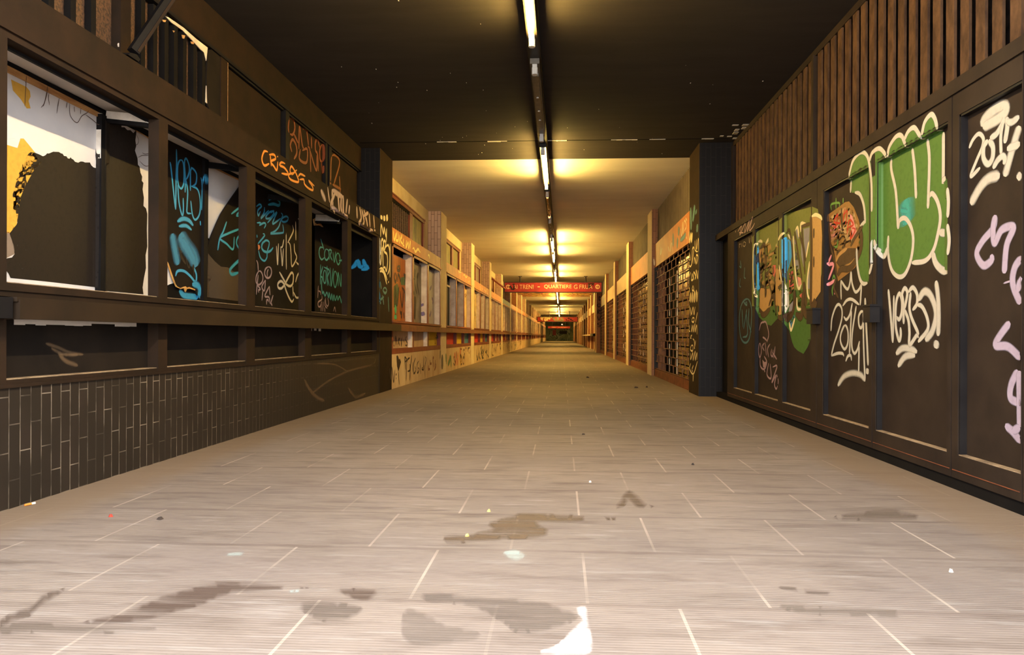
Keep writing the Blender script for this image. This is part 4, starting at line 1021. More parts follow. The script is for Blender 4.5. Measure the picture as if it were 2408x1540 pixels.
paint(b6, (140, 116, 116), [K9([(272, 690), (260, 970)]), K9([(280, 810), (320, 830), (330, 900)]), K9([(352, 910), (350, 1000), (270, 1060), (270, 1150), (310, 1165), (350, 1050)]), K9([(340, 1050), (330, 1270)]), K9([(380, 1050), (370, 1270)]), K9([(420, 1000), (420, 1140), (470, 1200)]), K9([(410, 1180), (420, 1280)]), K9([(430, 960), (440, 1100), (480, 1155), (502, 1080), (480, 970)]), K9([(610, 1270), (640, 1175), (662, 1290)])], w=.02)
paint(b7, (38, 142, 196), [K9([(1020, 300), (1100, 230), (1170, 130), (1200, 230), (1240, 270), (1290, 230)]), K9([(1290, 90), (1330, 220), (1390, 285), (1330, 310), (1250, 330)])], w=.05, label='bright blue squiggle')
# fascia and upper panels
ORA = (206, 128, 44)
paint(fas, ORA, [L6([(180, 660), (130, 650), (95, 760), (130, 855), (200, 830)]), L6([(215, 700), (230, 870)]), L6([(200, 700), (270, 700), (292, 760), (220, 800), (270, 870), (310, 925), (325, 800)]), L6([(320, 718), (323, 738)]), L6([(430, 830), (380, 810), (348, 850), (420, 890), (472, 965), (458, 985), (378, 970)]),
    L6([(600, 920), (530, 980), (500, 930), (520, 868), (560, 920), (600, 1000), (622, 1095), (510, 1060), (480, 990), (560, 960)]), L6([(620, 1020), (650, 980), (720, 1012)]), L6([(640, 1060), (700, 1060), (708, 1120), (760, 1180), (832, 1215), (820, 1150), (770, 1078), (852, 1152)])], w=.0204, label='orange spray reading CRISE')
paint(fas, (168, 142, 134), [M9([(392, 240), (405, 640)]), (M9([(400, 260), (520, 350), (640, 420)]), .06), M9([(455, 330), (360, 600), (440, 760)]), M9([(520, 330), (560, 820)]), M9([(600, 400), (590, 640), (630, 820)]), M9([(640, 380), (650, 780), (740, 850)]), M9([(735, 460), (700, 780)]), M9([(785, 600), (765, 800)]), (M9([(380, 640), (500, 760), (620, 830), (745, 880)]), .06), (M9([(285, 190), (330, 540)]), .03, .8), (M9([(130, 260), (240, 500)]), .05, .9),
    M9([(950, 630), (960, 900)]), M9([(1015, 640), (1050, 900), (990, 1000)]), M9([(1060, 690), (1115, 960), (1080, 1050)]), M9([(1110, 710), (1180, 1000)]), M9([(1210, 770), (1110, 840)]), M9([(1230, 790), (1250, 1100)]), M9([(1330, 830), (1350, 1130)]), (M9([(990, 1015), (1160, 1125), (1370, 1185)]), .05), (M9([(1200, 1160), (1300, 1205)]), .06), M9([(1160, 880), (1190, 1080)])], w=.045, soft=.5, label='smeared pinkish grey letters')
RUS = (118, 58, 26)
paint(UP[1], RUS, [L6([(505, 165), (480, 280), (490, 380), (540, 412), (572, 330), (560, 220), (505, 165)]), L6([(530, 660), (508, 560), (540, 480), (590, 560), (600, 680), (560, 765)]), L6([(560, 400), (620, 530)]), L6([(630, 620), (640, 300), (680, 560), (705, 620)]), L6([(690, 330), (740, 350), (770, 570)]), L6([(650, 620), (640, 765), (740, 812), (750, 620), (680, 640)]), L6([(760, 580), (790, 640), (802, 950)]), L6([(810, 440), (815, 610)]), L6([(790, 640), (880, 925), (892, 700)]), L6([(910, 940), (900, 700), (870, 640), (868, 520), (900, 480), (932, 600)]), L6([(960, 560), (930, 640), (940, 785), (990, 760), (990, 580), (960, 560)]), L6([(960, 780), (972, 960), (992, 860)])], w=.0330, label='rusty orange letters')
paint(UP[2], (116, 68, 28), [L6([(1090, 1080), (1112, 720), (1222, 800), (1140, 1125)]), L6([(1220, 1010), (1232, 1262)]), L6([(1080, 1110), (1240, 1200)])], w=.0350, soft=.6)
# black pillar, inner face
CR2 = (206, 190, 152)
paint(PL0, CR2, [(N5([(218, 155), (218, 212)]), .09, .6), (N5([(256, 160), (258, 235)]), .09, .6), (N5([(290, 150), (300, 232)]), .09, .6), N5([(205, 455), (214, 290), (245, 410), (255, 330), (280, 450), (288, 350), (285, 525)]), N5([(187, 470), (183, 760), (205, 832), (216, 700), (215, 520), (235, 490), (245, 560), (235, 640), (240, 880)]), N5([(185, 560), (200, 690), (230, 600)]), N5([(245, 660), (250, 530), (265, 510), (278, 560), (255, 660), (290, 690), (302, 800), (285, 930), (265, 880), (240, 890)]), N5([(275, 600), (310, 570), (332, 680), (325, 900), (300, 980)]), N5([(337, 550), (335, 1020)]), N5([(172, 900), (230, 900), (270, 980), (295, 1060)]), N5([(178, 940), (240, 945), (290, 1115)]), N5([(315, 1075), (318, 1095)])], w=.035, label='cream spray reading VERB under a crown')
paint(PL0, (58, 100, 104), [N5([(170, 1040), (182, 1170)]), N5([(200, 1080), (216, 1180)]), N5([(265, 1160), (238, 1200), (270, 1242), (292, 1200), (265, 1160)]), N5([(180, 1210), (190, 1330), (250, 1290)]), N5([(230, 1270), (250, 1400)]), N5([(170, 1350), (210, 1380)]), N5([(310, 1290), (320, 1500)])], w=.04, soft=.5)
# ------------------------------------------------------------------ paint on the gates
R1 = cr(1720, 500, 7.); R2 = cr(1720, 680, 5.132); R3 = cr(1920, 440, 5.925); R4 = cr(1930, 660, 5.92); R5 = cr(1980, 250, 3.756); R6 = cr(2070, 640, 6.418); R7 = cr(2240, 220, 5.923); R8 = cr(2240, 480, 2.655)
WHT = (176, 167, 151)
GRN = (68, 100, 42)
paint(G1, (104, 108, 44), fills=[R1([(345, 400), (440, 300), (800, 110), (900, 20), (1330, -100), (1425, -60), (1490, 380), (1490, 1000), (1400, 1400), (1350, 1540), (340, 1540)])], label='olive green ground of the mural', step=6)
paint(G1, (70, 104, 44), fills=[R2([(262, 0), (250, 140), (330, 330), (420, 420), (480, 440), (560, 350), (640, 420), (700, 500), (735, 640), (760, 700), (800, 740), (870, 780), (920, 700), (960, 600), (985, 300), (930, 0)])], step=6, op=.85)
TAN = (176, 132, 74)
paint(G1, TAN, fills=[R1([(450, 620), (500, 560), (560, 520), (640, 490), (665, 620), (740, 540), (830, 590), (830, 1540), (470, 1540)]), R2([(345, 0), (480, 0), (490, 60), (480, 200), (440, 240), (390, 320), (340, 250)]), R2([(530, 90), (600, 0), (606, 300), (570, 320)]), R1([(1320, 80), (1400, 40), (1480, 80), (1496, 380), (1470, 1300), (1350, 1480), (1315, 1540), (1318, 600)])], label='tan letter bodies', step=6)
paint(G1, (72, 102, 46), fills=[R1([(680, 1390), (715, 1400), (745, 1540), (650, 1540)])+R2([(560, 320), (540, 340), (480, 240), (500, 110)])], step=5)
paint(G1, (216, 206, 190), fills=[R1([(372, 1200), (430, 1270), (445, 1395), (390, 1350)]), R1([(825, 1090), (900, 1200), (935, 1290), (940, 1540), (830, 1540)]), R2([(603, 60), (690, 20), (700, 200), (650, 290), (605, 290)])], label='white highlights', step=5, op=.85)
paint(G1, (64, 150, 196), fills=[R1([(375, 560), (440, 540), (455, 640), (425, 760), (450, 850), (470, 1000), (470, 1250), (430, 1290), (382, 1180), (366, 900)]), R1([(820, 430), (900, 400), (980, 470), (1002, 700), (960, 850), (890, 1100), (850, 1060), (818, 900)])], label='sky blue letter edges', step=5)
paint(G1, (44, 52, 66), fills=[R1([(866, 770), (940, 790), (945, 1090), (900, 1180), (868, 960)]), R1([(420, 680), (455, 660), (480, 1000), (480, 1250), (450, 1200), (440, 900), (390, 800)])], step=5, op=.9)
paint(G1, (206, 92, 78), fills=[R1([(948, 900), (1005, 850), (1022, 1000), (1032, 1290), (960, 1375), (948, 1200)]), R1([(680, 870), (730, 858), (727, 1020), (710, 1085), (680, 1000)]), R1([(1345, 1200), (1390, 1230), (1370, 1330)]), R1([(1120, 1360), (1180, 1310), (1170, 1430)])], label='coral red parts', step=4)
paint(G1, (132, 124, 126), fills=[R1([(1018, 400), (1050, 370), (1142, 1130), (1162, 1180), (1110, 1250), (1068, 1150), (1038, 700)]), R1([(1058, 300), (1092, 245), (1112, 420), (1098, 440)]), R1([(1150, 420), (1202, 850), (1190, 900), (1150, 700)]), R1([(1188, 270), (1292, 240), (1282, 450), (1230, 750), (1198, 500)]), R1([(1300, 900), (1290, 1260), (1255, 1250), (1260, 1050)]), R2([(705, 190), (755, 130), (740, 260), (690, 300)]), R1([(735, 1020), (765, 960), (765, 1180), (720, 1110)])], label='grey pink letter faces', step=4)
paint(G1, (206, 130, 112), fills=[R1([(1225, 340), (1282, 300), (1250, 420)]), R1([(1090, 1050), (1145, 1080), (1160, 1180), (1110, 1248)])], step=4)
DBR = (66, 44, 26)
paint(G1, DBR, [R1([(1040, 310), (1105, 700), (1165, 1110)]), R1([(1120, 340), (1185, 600), (1215, 1020)]), R1([(1160, 200), (1180, 500), (1230, 800)]), R1([(1165, 225), (1310, 180)]), (R1([(1312, 60), (1322, 600), (1310, 1540)]), .05), R1([(905, 350), (960, 290), (1000, 560), (1012, 800), (1030, 900)]), R1([(470, 600), (550, 520), (560, 800), (560, 1400)]), R1([(640, 880), (605, 1050), (665, 1350), (620, 1540)]), R1([(690, 1375), (745, 1540)]), R1([(780, 880), (715, 1100), (772, 1235), (830, 1190)]), (R1([(1040, 1280), (1055, 1540)]), .07), (R1([(1190, 1140), (1232, 1540)]), .06), R1([(1360, 240), (1360, 420)]), R1([(1360, 720), (1360, 900)]),
    (R2([(335, 240), (390, 310), (470, 235)]), .06), (R2([(490, 110), (520, 80), (570, 335), (690, 310), (745, 270), (772, 40)]), .05), (R2([(780, 300), (850, 320), (872, 30)]), .07), (R2([(870, 200), (905, 300), (985, 215), (1032, 130)]), .08), (R2([(660, 390), (740, 300)]), .06), R1([(500, 640), (485, 740)]), R1([(490, 900), (525, 760), (500, 820)]), R1([(480, 1000), (530, 930)]), R1([(580, 690), (580, 910)]), R1([(560, 1020), (620, 970)]), R1([(500, 1190), (570, 1260), (570, 1390)]), R1([(690, 880), (700, 1010)]), R1([(970, 970), (1000, 1100), (970, 1180), (1010, 1160)]), R1([(990, 1240), (975, 1290), (1000, 1290)])], w=.03, soft=.25, label='dark brown outlines')
CRE = (222, 202, 150)
paint(G1, CRE, [R1([(1020, 380), (1048, 900), (1088, 1200), (1122, 1245), (1150, 1180)]), R1([(1058, 290), (1092, 238), (1116, 400)]), R1([(1145, 320), (1150, 180), (1232, 182)]), R1([(1292, 800), (1255, 1100), (1258, 1330), (1290, 1420)]), R1([(930, 360), (985, 430), (1004, 520)]), R1([(788, 860), (808, 1000), (832, 1150)]), R1([(600, 490), (612, 438), (570, 510)]), R1([(445, 490), (480, 465), (515, 480)]), R1([(740, 560), (800, 400), (870, 330)]), R1([(440, 505), (376, 560), (360, 800), (364, 1100), (388, 1340), (440, 1392)]), R1([(1330, 60), (1400, 35), (1480, 75), (1500, 120)]), R2([(700, 400), (722, 492), (768, 350)]), R1([(1280, 460), (1230, 740)]), R2([(790, 100), (800, 230), (850, 240)])], w=.03, soft=.3, label='cream outlines')
paint(G1, (84, 134, 160), fills=[R2([(702, 380), (735, 340), (762, 300), (768, 350), (722, 470)])], step=4)
paint(G1, (172, 138, 130), [R1([(110, 310), (170, 210), (140, 370), (230, 170), (220, 330), (300, 120), (262, 310), (350, 70), (300, 290), (350, 240), (385, 170)]), R1([(130, 330), (200, 330)]), R1([(68, 295), (72, 325)])], w=.0160, label='small pinkish tag')
paint(G1, (150, 128, 110), [R1([(130, 520), (135, 580)]), R1([(130, 520), (155, 515)]), R1([(170, 500), (175, 570)]), R1([(205, 480), (195, 540), (220, 555), (240, 500), (205, 480)]), R1([(290, 410), (300, 500), (310, 410)]), R1([(335, 380), (335, 490)])], w=.012)
paint(G1, (146, 116, 116), [R2([(335, 500), (360, 410), (390, 398), (420, 400), (452, 540), (430, 640)]), R2([(345, 650), (328, 740), (345, 822), (365, 740), (345, 650)]), R2([(400, 650), (375, 690), (400, 742)]), R2([(410, 640), (425, 800)]), R2([(470, 660), (440, 720), (452, 822)]), R2([(490, 720), (480, 790), (502, 810), (507, 730)]), R2([(532, 690), (515, 832)]), R2([(500, 760), (562, 862)]), R2([(350, 830), (355, 930), (400, 965), (432, 880), (400, 808)]), R2([(400, 965), (410, 1000)]), R2([(450, 890), (430, 1030), (480, 1072), (470, 900)]), R2([(500, 940), (552, 930), (490, 1122), (540, 1040), (522, 1150), (545, 1202), (567, 1110), (548, 1030)]), R2([(380, 580), (400, 590), (430, 620)])], fills=[R2([(375, 850), (400, 880), (430, 870), (415, 960), (385, 940)])], w=.02, step=4, label='dull pink tag')
paint(G1, (54, 92, 98), [R2([(200, 118), (130, 170), (98, 330), (110, 560), (160, 645), (215, 600), (242, 400), (242, 220), (200, 118)]), R2([(150, 150), (172, 190)]), R2([(185, 150), (168, 175), (190, 192), (187, 150)]), R2([(130, 240), (142, 460)]), R2([(190, 240), (150, 480)]), R2([(180, 260), (197, 540), (140, 580)]), R2([(215, 230), (210, 400), (242, 520)]), R1([(150, 790), (165, 900), (135, 880)]), R1([(225, 900), (215, 1060), (240, 1080)]), R1([(150, 1080), (140, 1200), (160, 1220)])], w=.025, label='faint teal tag in an oval')
# gate with 2019
paint(G2, (134, 94, 46), fills=[R3([(168, 380), (280, 300), (400, 210), (455, 198), (522, 280), (590, 450), (642, 680), (645, 850), (590, 1020), (540, 1120), (470, 1182), (300, 1312), (268, 1050), (240, 840), (203, 780), (178, 420)])], label='ochre letter shape', step=5)
paint(G2, (176, 142, 92), fills=[R3([(180, 425), (350, 300), (460, 258), (530, 360), (592, 560), (520, 760), (440, 822), (380, 620), (300, 640), (206, 770)])], step=5)
paint(G2, (206, 132, 124), fills=[R3([(183, 500), (300, 480), (352, 590), (210, 765)]), R3([(463, 368), (500, 400), (562, 620), (510, 720)])], label='pink parts', step=4)
paint(G2, (66, 46, 28), [(R3([(600, 560), (632, 700), (610, 900), (480, 1120), (350, 1142), (300, 1232)]), .045), (R3([(650, 540), (540, 700), (478, 822)]), .03), (R3([(165, 380), (200, 800), (250, 1000), (290, 1250)]), .03), (R3([(290, 1250), (250, 1400), (310, 1540)]), .03), (R3([(350, 290), (365, 620)]), .02)], fills=[R3([(330, 608), (380, 618), (437, 800), (290, 962), (213, 800)]), R3([(440, 850), (550, 848), (552, 980), (480, 1082), (330, 1122), (278, 1050), (320, 950)])], label='dark brown shapes', step=5)
paint(G2, (160, 118, 66), [R3([(270, 1040), (320, 940), (430, 850)]), R3([(360, 1130), (480, 1080), (550, 990)])], w=.03)
paint(G2, (176, 44, 28), [R3([(230, 530), (270, 562), (300, 380), (248, 480), (332, 500), (320, 430)]), R3([(380, 490), (385, 370), (402, 290)]), R3([(378, 400), (432, 330), (410, 522)]), R3([(428, 662), (460, 460), (520, 522), (450, 560)]), R3([(490, 600), (478, 722), (547, 590), (498, 570)])], w=.014, soft=.2, label='red script')
paint(G2, (88, 124, 52), [R3([(275, 150), (275, 310)]), R3([(212, 320), (210, 240), (320, 220), (320, 280)]), R3([(375, 150), (375, 222)]), R3([(250, 825), (290, 830), (302, 730)]), R3([(225, 1300), (245, 1230), (265, 1300), (225, 1420), (230, 1510)])], w=.018)
paint(G2, (206, 130, 136), [R3([(212, 945), (168, 1070), (240, 1082), (168, 1292)]), R3([(140, 1360), (200, 1340), (265, 1290)]), R3([(258, 1460), (262, 1490)])], w=.026)
paint(G2, WHT, [R4([(145, 700), (160, 520), (210, 370), (255, 330), (295, 390), (297, 520), (250, 700), (190, 880), (150, 1040)]), (R4([(150, 1045), (240, 1010), (312, 1015), (325, 1052)]), .0216), R4([(340, 620), (285, 740), (283, 860), (335, 952), (380, 870), (382, 700), (340, 620)]), R4([(325, 500), (360, 542), (410, 470), (445, 310)]), R4([(432, 420), (405, 1030)]), R4([(500, 350), (448, 700), (440, 920), (475, 1012), (520, 950), (547, 840)]), R4([(540, 900), (535, 1272)]), R4([(602, 430), (570, 430), (535, 500), (540, 620), (570, 657), (602, 560), (597, 430)]), R4([(600, 560), (605, 900), (625, 1390)]), (R4([(625, 240), (640, 600), (655, 900), (668, 1180)]), .0252, .5), (R4([(660, 1220), (655, 1300)]), .0432, .4), R4([(350, 1122), (380, 1050), (420, 1040), (432, 1112)]), (R4([(240, 1460), (330, 1330), (450, 1285), (560, 1310), (625, 1390)]), .0324, .7),
    R3([(345, 1300), (400, 1390), (440, 1420), (470, 1330), (485, 1190), (500, 1340), (545, 1460), (600, 1420), (625, 1350)]), R3([(345, 1295), (345, 1430)])+R4([(290, 262)]), R4([(572, 50), (555, 342)]), R4([(310, 350), (370, 272), (440, 260), (540, 332)])], w=.0216, soft=.35, label='white spray reading 2019 under a crown')
# green bubble letters and VERBO
paint(G3, GRN, fills=[R5([(60, 622), (78, 545), (100, 480), (135, 430), (170, 405), (215, 418), (245, 490), (258, 430), (290, 392), (330, 375), (362, 390), (400, 452), (405, 400), (430, 325), (470, 275), (520, 258), (555, 322), (568, 265), (605, 205), (640, 190), (680, 240), (705, 272), (715, 200), (745, 120), (790, 75), (825, 110), (845, 202), (905, 225), (908, 640), (930, 640), (938, 740), (942, 960), (933, 1040), (935, 1450), (880, 1435), (835, 1380), (805, 1290), (740, 1360), (650, 1390), (615, 1360), (560, 1480), (500, 1502), (440, 1440), (410, 1300), (375, 1322), (300, 1250), (278, 1180), (275, 1350), (245, 1465), (235, 1570)])
    +R3([(735, 1310), (650, 1330), (600, 1250), (570, 1080), (565, 850)])+R5([(135, 1260), (160, 1070), (206, 1020), (190, 850), (150, 765), (85, 762), (78, 690)])], label='green bubble letters', step=6)
paint(G3, (56, 150, 140), [(R5([(565, 820), (572, 960), (580, 1040)]), .12, .9), (R5([(520, 920), (580, 930)]), .03, .8)], op=.75)
paint(G3, WHT, [R5([(60, 622), (100, 480), (170, 405), (225, 440), (250, 560), (263, 700), (265, 930)]), R5([(242, 490), (270, 410), (330, 372), (375, 410), (392, 452)]), R5([(405, 445), (420, 360), (480, 268), (530, 262), (567, 352)]), R5([(550, 302), (590, 220), (640, 188), (680, 240), (702, 282)]), R5([(708, 252), (735, 140), (790, 72), (825, 110), (847, 202)]), R5([(440, 460), (440, 560), (480, 760), (500, 1082)]), R5([(625, 370), (647, 560), (660, 812)]), R5([(760, 290), (777, 480), (765, 902)]), R5([(902, 230), (900, 640), (890, 672)]), R5([(890, 660), (922, 630)]), R5([(87, 650), (80, 762)]), R5([(115, 760), (160, 778), (195, 880), (208, 1032)]), R5([(208, 1012), (163, 1062)]), R5([(500, 1082), (510, 1010), (560, 988), (610, 1060), (632, 1180), (612, 1350), (560, 1480), (500, 1504), (440, 1440), (410, 1290), (412, 1142)]), R5([(765, 812), (800, 770), (850, 850), (872, 980), (850, 1130), (810, 1270), (740, 1362), (620, 1382)]), (R5([(865, 1112), (933, 1122)]), .0400), (R5([(805, 1290), (830, 1380), (880, 1440), (937, 1462)]), .0400), (R5([(285, 1182), (310, 1260), (375, 1322), (410, 1242)]), .0360), R3([(565, 850), (575, 1080), (610, 1270), (660, 1345), (738, 1325)]), R5([(270, 1180), (268, 1380), (245, 1482)]), R5([(936, 720), (946, 840), (940, 982)]), R5([(937, 1040), (953, 1180), (940, 1312)]), (R5([(68, 640), (78, 630)]), .0400), (R5([(425, 455), (440, 440)]), .0480), (R5([(590, 365), (605, 355)]), .0400), (R5([(725, 292), (745, 280)]), .0480), (R5([(868, 215), (882, 205)]), .0400)], w=.0280, soft=.25, label='white outlines of the bubble letters')
paint(G3, WHT, [R6([(125, 258), (150, 520), (195, 1065)]), (R6([(210, 350), (205, 600), (195, 1060)]), .0182, .5), R6([(245, 670), (290, 712), (330, 600), (332, 430), (295, 322), (250, 430), (235, 640), (245, 860), (290, 1030), (315, 950), (310, 832)]), R6([(360, 782), (350, 450), (335, 330), (375, 242), (415, 320), (370, 560)]), R6([(370, 560), (430, 720), (447, 900), (450, 1095), (560, 950), (580, 992)]), R6([(465, 300), (455, 600), (590, 942)]), R6([(430, 300), (500, 232), (562, 330), (560, 480), (495, 572)]), R6([(560, 490), (640, 520), (720, 700), (722, 870), (580, 1052)]), (R6([(580, 420), (680, 290), (780, 370), (852, 620), (800, 880), (690, 1030)]), .0380, .45), (R6([(850, 130), (880, 350), (892, 650), (885, 962)]), .0342, .5), (R6([(865, 1030), (850, 1150)]), .0456, .5), (R6([(240, 1232), (330, 1152), (430, 1150), (560, 1200)]), .0342, .5), (R6([(270, 1422), (370, 1282), (460, 1250), (530, 1260)]), .0342, .5)], w=.0258, soft=.35, label='white spray reading VERBO')
# gate with 2017
paint(G4, WHT, [R7([(235, 760), (290, 640), (370, 560), (432, 620), (420, 740), (340, 930), (260, 1150), (390, 1032)]), (R7([(500, 650), (440, 740), (438, 900), (500, 982), (560, 900), (567, 740), (508, 650)]), .0289), (R7([(440, 440), (430, 392), (520, 280), (660, 182), (742, 180), (740, 260), (640, 350), (500, 430), (430, 452)]), .0467), (R7([(722, 330), (700, 420), (620, 560), (528, 622)]), .0289), R7([(710, 400), (680, 600), (685, 852)]), (R7([(760, 330), (772, 450), (738, 692)]), .0289), (R7([(760, 382), (830, 400), (940, 322)]), .0289), (R7([(945, 450), (870, 680), (738, 1155)]), .0374, .5), (R7([(768, 772), (850, 740), (952, 700)]), .0340), (R7([(573, 1042), (640, 930), (710, 870), (742, 920), (720, 985)]), .0289), (R7([(262, 1540), (400, 1300), (520, 1180), (672, 1140)]), .0425, .5), (R7([(908, 1195), (960, 1110)]), .0340)], w=.0204, label='white spray reading 2017')
paint(G4, (158, 142, 156), [R8([(270, 68), (255, 150), (190, 230), (153, 310), (195, 382), (245, 350), (243, 315)]), R8([(270, 68), (255, 150), (265, 242), (310, 160), (382, 145), (340, 260), (325, 432)]), (R8([(345, 480), (346, 492)]), .0510), R8([(432, 335), (390, 400), (380, 500), (428, 622)]), R8([(432, 460), (408, 545)]), R8([(362, 738), (300, 820), (273, 882), (350, 890), (428, 960)]), R8([(412, 1038), (370, 1130), (368, 1212), (428, 1242)]), R8([(420, 1040), (425, 1392)]), R8([(333, 1380), (380, 1420), (430, 1482)]), R8([(425, 1390), (380, 1422)])], w=.0357, soft=.3, label='lilac spray scrawl')
# pillar by the gates, inner face
FG7 = cr(1600, 500, 7.); FH6 = cr(1600, 700, 6.16); FI7 = cr(1500, 480, 7.)
paint(PR0, (212, 190, 140), [(FG7([(145, 310), (152, 480), (175, 360), (185, 460), (200, 330)]), .0630, .5), FG7([(150, 660), (165, 770), (142, 800), (155, 882), (187, 850), (200, 600), (225, 580), (215, 680), (195, 842)]), FG7([(228, 840), (235, 740), (262, 840), (265, 700), (292, 720), (275, 842)]), FG7([(240, 460), (250, 622), (290, 640)]), FG7([(265, 440), (270, 600), (300, 430), (305, 640)]), FG7([(140, 980), (140, 1170)]), FG7([(172, 980), (143, 1090), (180, 1132)]), FG7([(195, 1000), (185, 1110), (215, 1090), (200, 1000)]), FG7([(220, 1110), (225, 980), (252, 1040), (240, 1102)]), FG7([(260, 1100), (265, 950), (290, 1082), (297, 950)]), FG7([(155, 1230), (155, 1312)]), FG7([(205, 1200), (195, 1270), (222, 1280), (215, 1200)]), (FG7([(140, 1330), (150, 1452), (170, 1330), (175, 1462), (200, 1320), (205, 1462), (235, 1300), (235, 1462), (265, 1290), (272, 1452), (285, 1300)]), .0350),
    FH6([(130, 110), (150, 262)]), FH6([(150, 140), (165, 240), (185, 140), (200, 242), (215, 130)]), FH6([(250, 210), (220, 362)]), FH6([(180, 290), (168, 340), (195, 352), (202, 300), (180, 290)]), FH6([(135, 400), (130, 480), (162, 490)]), FH6([(165, 390), (165, 490), (187, 400), (190, 492), (215, 380), (215, 492), (240, 400), (245, 532)]), FH6([(170, 540), (148, 580), (200, 612), (212, 742)]), FH6([(225, 620), (205, 742)]), FH6([(165, 690), (148, 750), (180, 772), (187, 700), (165, 690)]), FH6([(125, 780), (125, 872)]), FH6([(150, 800), (150, 892), (182, 800), (185, 902), (215, 780), (215, 902), (242, 800), (240, 902)]), FH6([(150, 950), (135, 1030), (190, 1102), (250, 920)]), FH6([(190, 980), (168, 1050), (200, 1082)]), (FH6([(190, 1100), (185, 1212)]), .0350, .8)], w=.0245, soft=.35, label='cream tags reading down the pillar')
paint(PR0, (92, 130, 128), [FI7([(870, 60), (880, 420)]), FI7([(940, 20), (905, 280)]), FI7([(980, 330), (978, 460)]), FI7([(960, 100), (962, 160)])], w=.1, soft=.9, op=.8)
# first fascia boards of the lit stretch
FA7 = cr(910, 440, 7.7); FB7 = cr(910, 580, 7.7); FC8 = cr(910, 740, 8.104)
paint(FASC[0], (236, 204, 124), [FA7([(108, 780), (130, 960), (160, 832)]), FA7([(182, 800), (160, 950), (200, 962), (202, 820)]), FA7([(232, 860), (220, 1022)]), FA7([(230, 868), (272, 880), (240, 960), (282, 1032)]), FA7([(300, 930), (290, 1050), (332, 1062)]), FA7([(352, 960), (340, 1100), (380, 1000), (390, 1112), (420, 980), (422, 1112)]), (FA7([(440, 1150), (480, 1100), (512, 1172), (560, 1120), (600, 1182), (660, 1190), (720, 1232), (760, 1232), (766, 1292)]), .05)], w=.045, label='yellow scrawled tag')
paint(FASC[('r', 0)], (214, 190, 150), [FI7([(705, 400), (720, 520), (740, 300), (745, 480), (770, 270), (800, 360), (770, 440)]), FI7([(790, 230), (808, 270)]), FI7([(540, 600), (535, 780), (560, 640), (570, 800)]), FI7([(500, 700), (520, 780)]), FI7([(380, 700), (375, 830), (400, 720)]), FI7([(260, 900), (280, 1000), (300, 880)]), FI7([(800, 540), (810, 570)])], w=.035)
paint(FASC[('r', 0)], (96, 138, 146), [(FI7([(580, 480), (590, 680), (640, 700), (660, 560)]), .1, .7), (FI7([(680, 370), (670, 520)]), .1, .7), (FI7([(700, 600), (760, 540), (790, 480)]), .07, .7)], op=.85)
# boards and plinth of the first lit bay
t, bs, ym = WF[0]
paint(bs[0], (64, 120, 80), fills=[FB7([(120, 720), (185, 660), (210, 760), (195, 1010), (165, 1100), (120, 1100)]), FB7([(250, 560), (330, 540), (325, 700), (250, 690)])], op=.6, step=5)
paint(bs[0], (44, 32, 22), [FB7([(140, 470), (128, 560), (150, 642), (172, 560), (150, 470)]), FB7([(197, 480), (190, 642)]), FB7([(195, 490), (222, 540), (250, 642)]), FB7([(300, 500), (330, 542)]), FB7([(330, 490), (320, 700)]), FB7([(190, 360), (185, 420), (225, 430), (230, 370), (190, 360)]), FB7([(150, 720), (135, 1050)]), FB7([(150, 720), (180, 1052), (215, 720)]), FB7([(230, 800), (270, 1080), (300, 820)]), FB7([(240, 1160), (245, 1200), (330, 1180)]), FB7([(260, 1200), (260, 1300)]), FB7([(300, 1190), (310, 1300)]), FB7([(270, 740), (320, 830), (330, 1000)])], w=.05, label='black letters')
paint(bs[0], (60, 150, 116), [(FB7([(140, 1090), (170, 1180)]), .12, .5), (FB7([(130, 1270), (175, 1275)]), .07, .4)])
paint(bs[1], (36, 30, 28), [(FB7([(500, 400), (490, 600)]), .09), FB7([(510, 420), (500, 660), (540, 860)]), FB7([(570, 470), (545, 640), (580, 880)]), FB7([(480, 800), (500, 1000), (490, 1300)]), (FB7([(510, 900), (500, 1320)]), .1, .5), FB7([(560, 480), (535, 560)])], w=.05)
paint(bs[1], (120, 104, 140), [FB7([(640, 1180), (660, 1250)]), FB7([(610, 1000), (640, 1080)])], w=.06, soft=.7)
paint(bs[2], (122, 104, 160), [FB7([(775, 785), (805, 715)]), FB7([(755, 760), (822, 855)]), FB7([(755, 945), (810, 930), (832, 1000), (790, 1080), (755, 1085)]), FB7([(750, 1120), (792, 1160), (780, 1240), (750, 1250)])], w=.05, label='purple letters')
paint(bs[2], (70, 60, 54), [FB7([(860, 420), (820, 495), (770, 512), (750, 500)])], w=.012)
INK = (50, 38, 28)
make_tree()
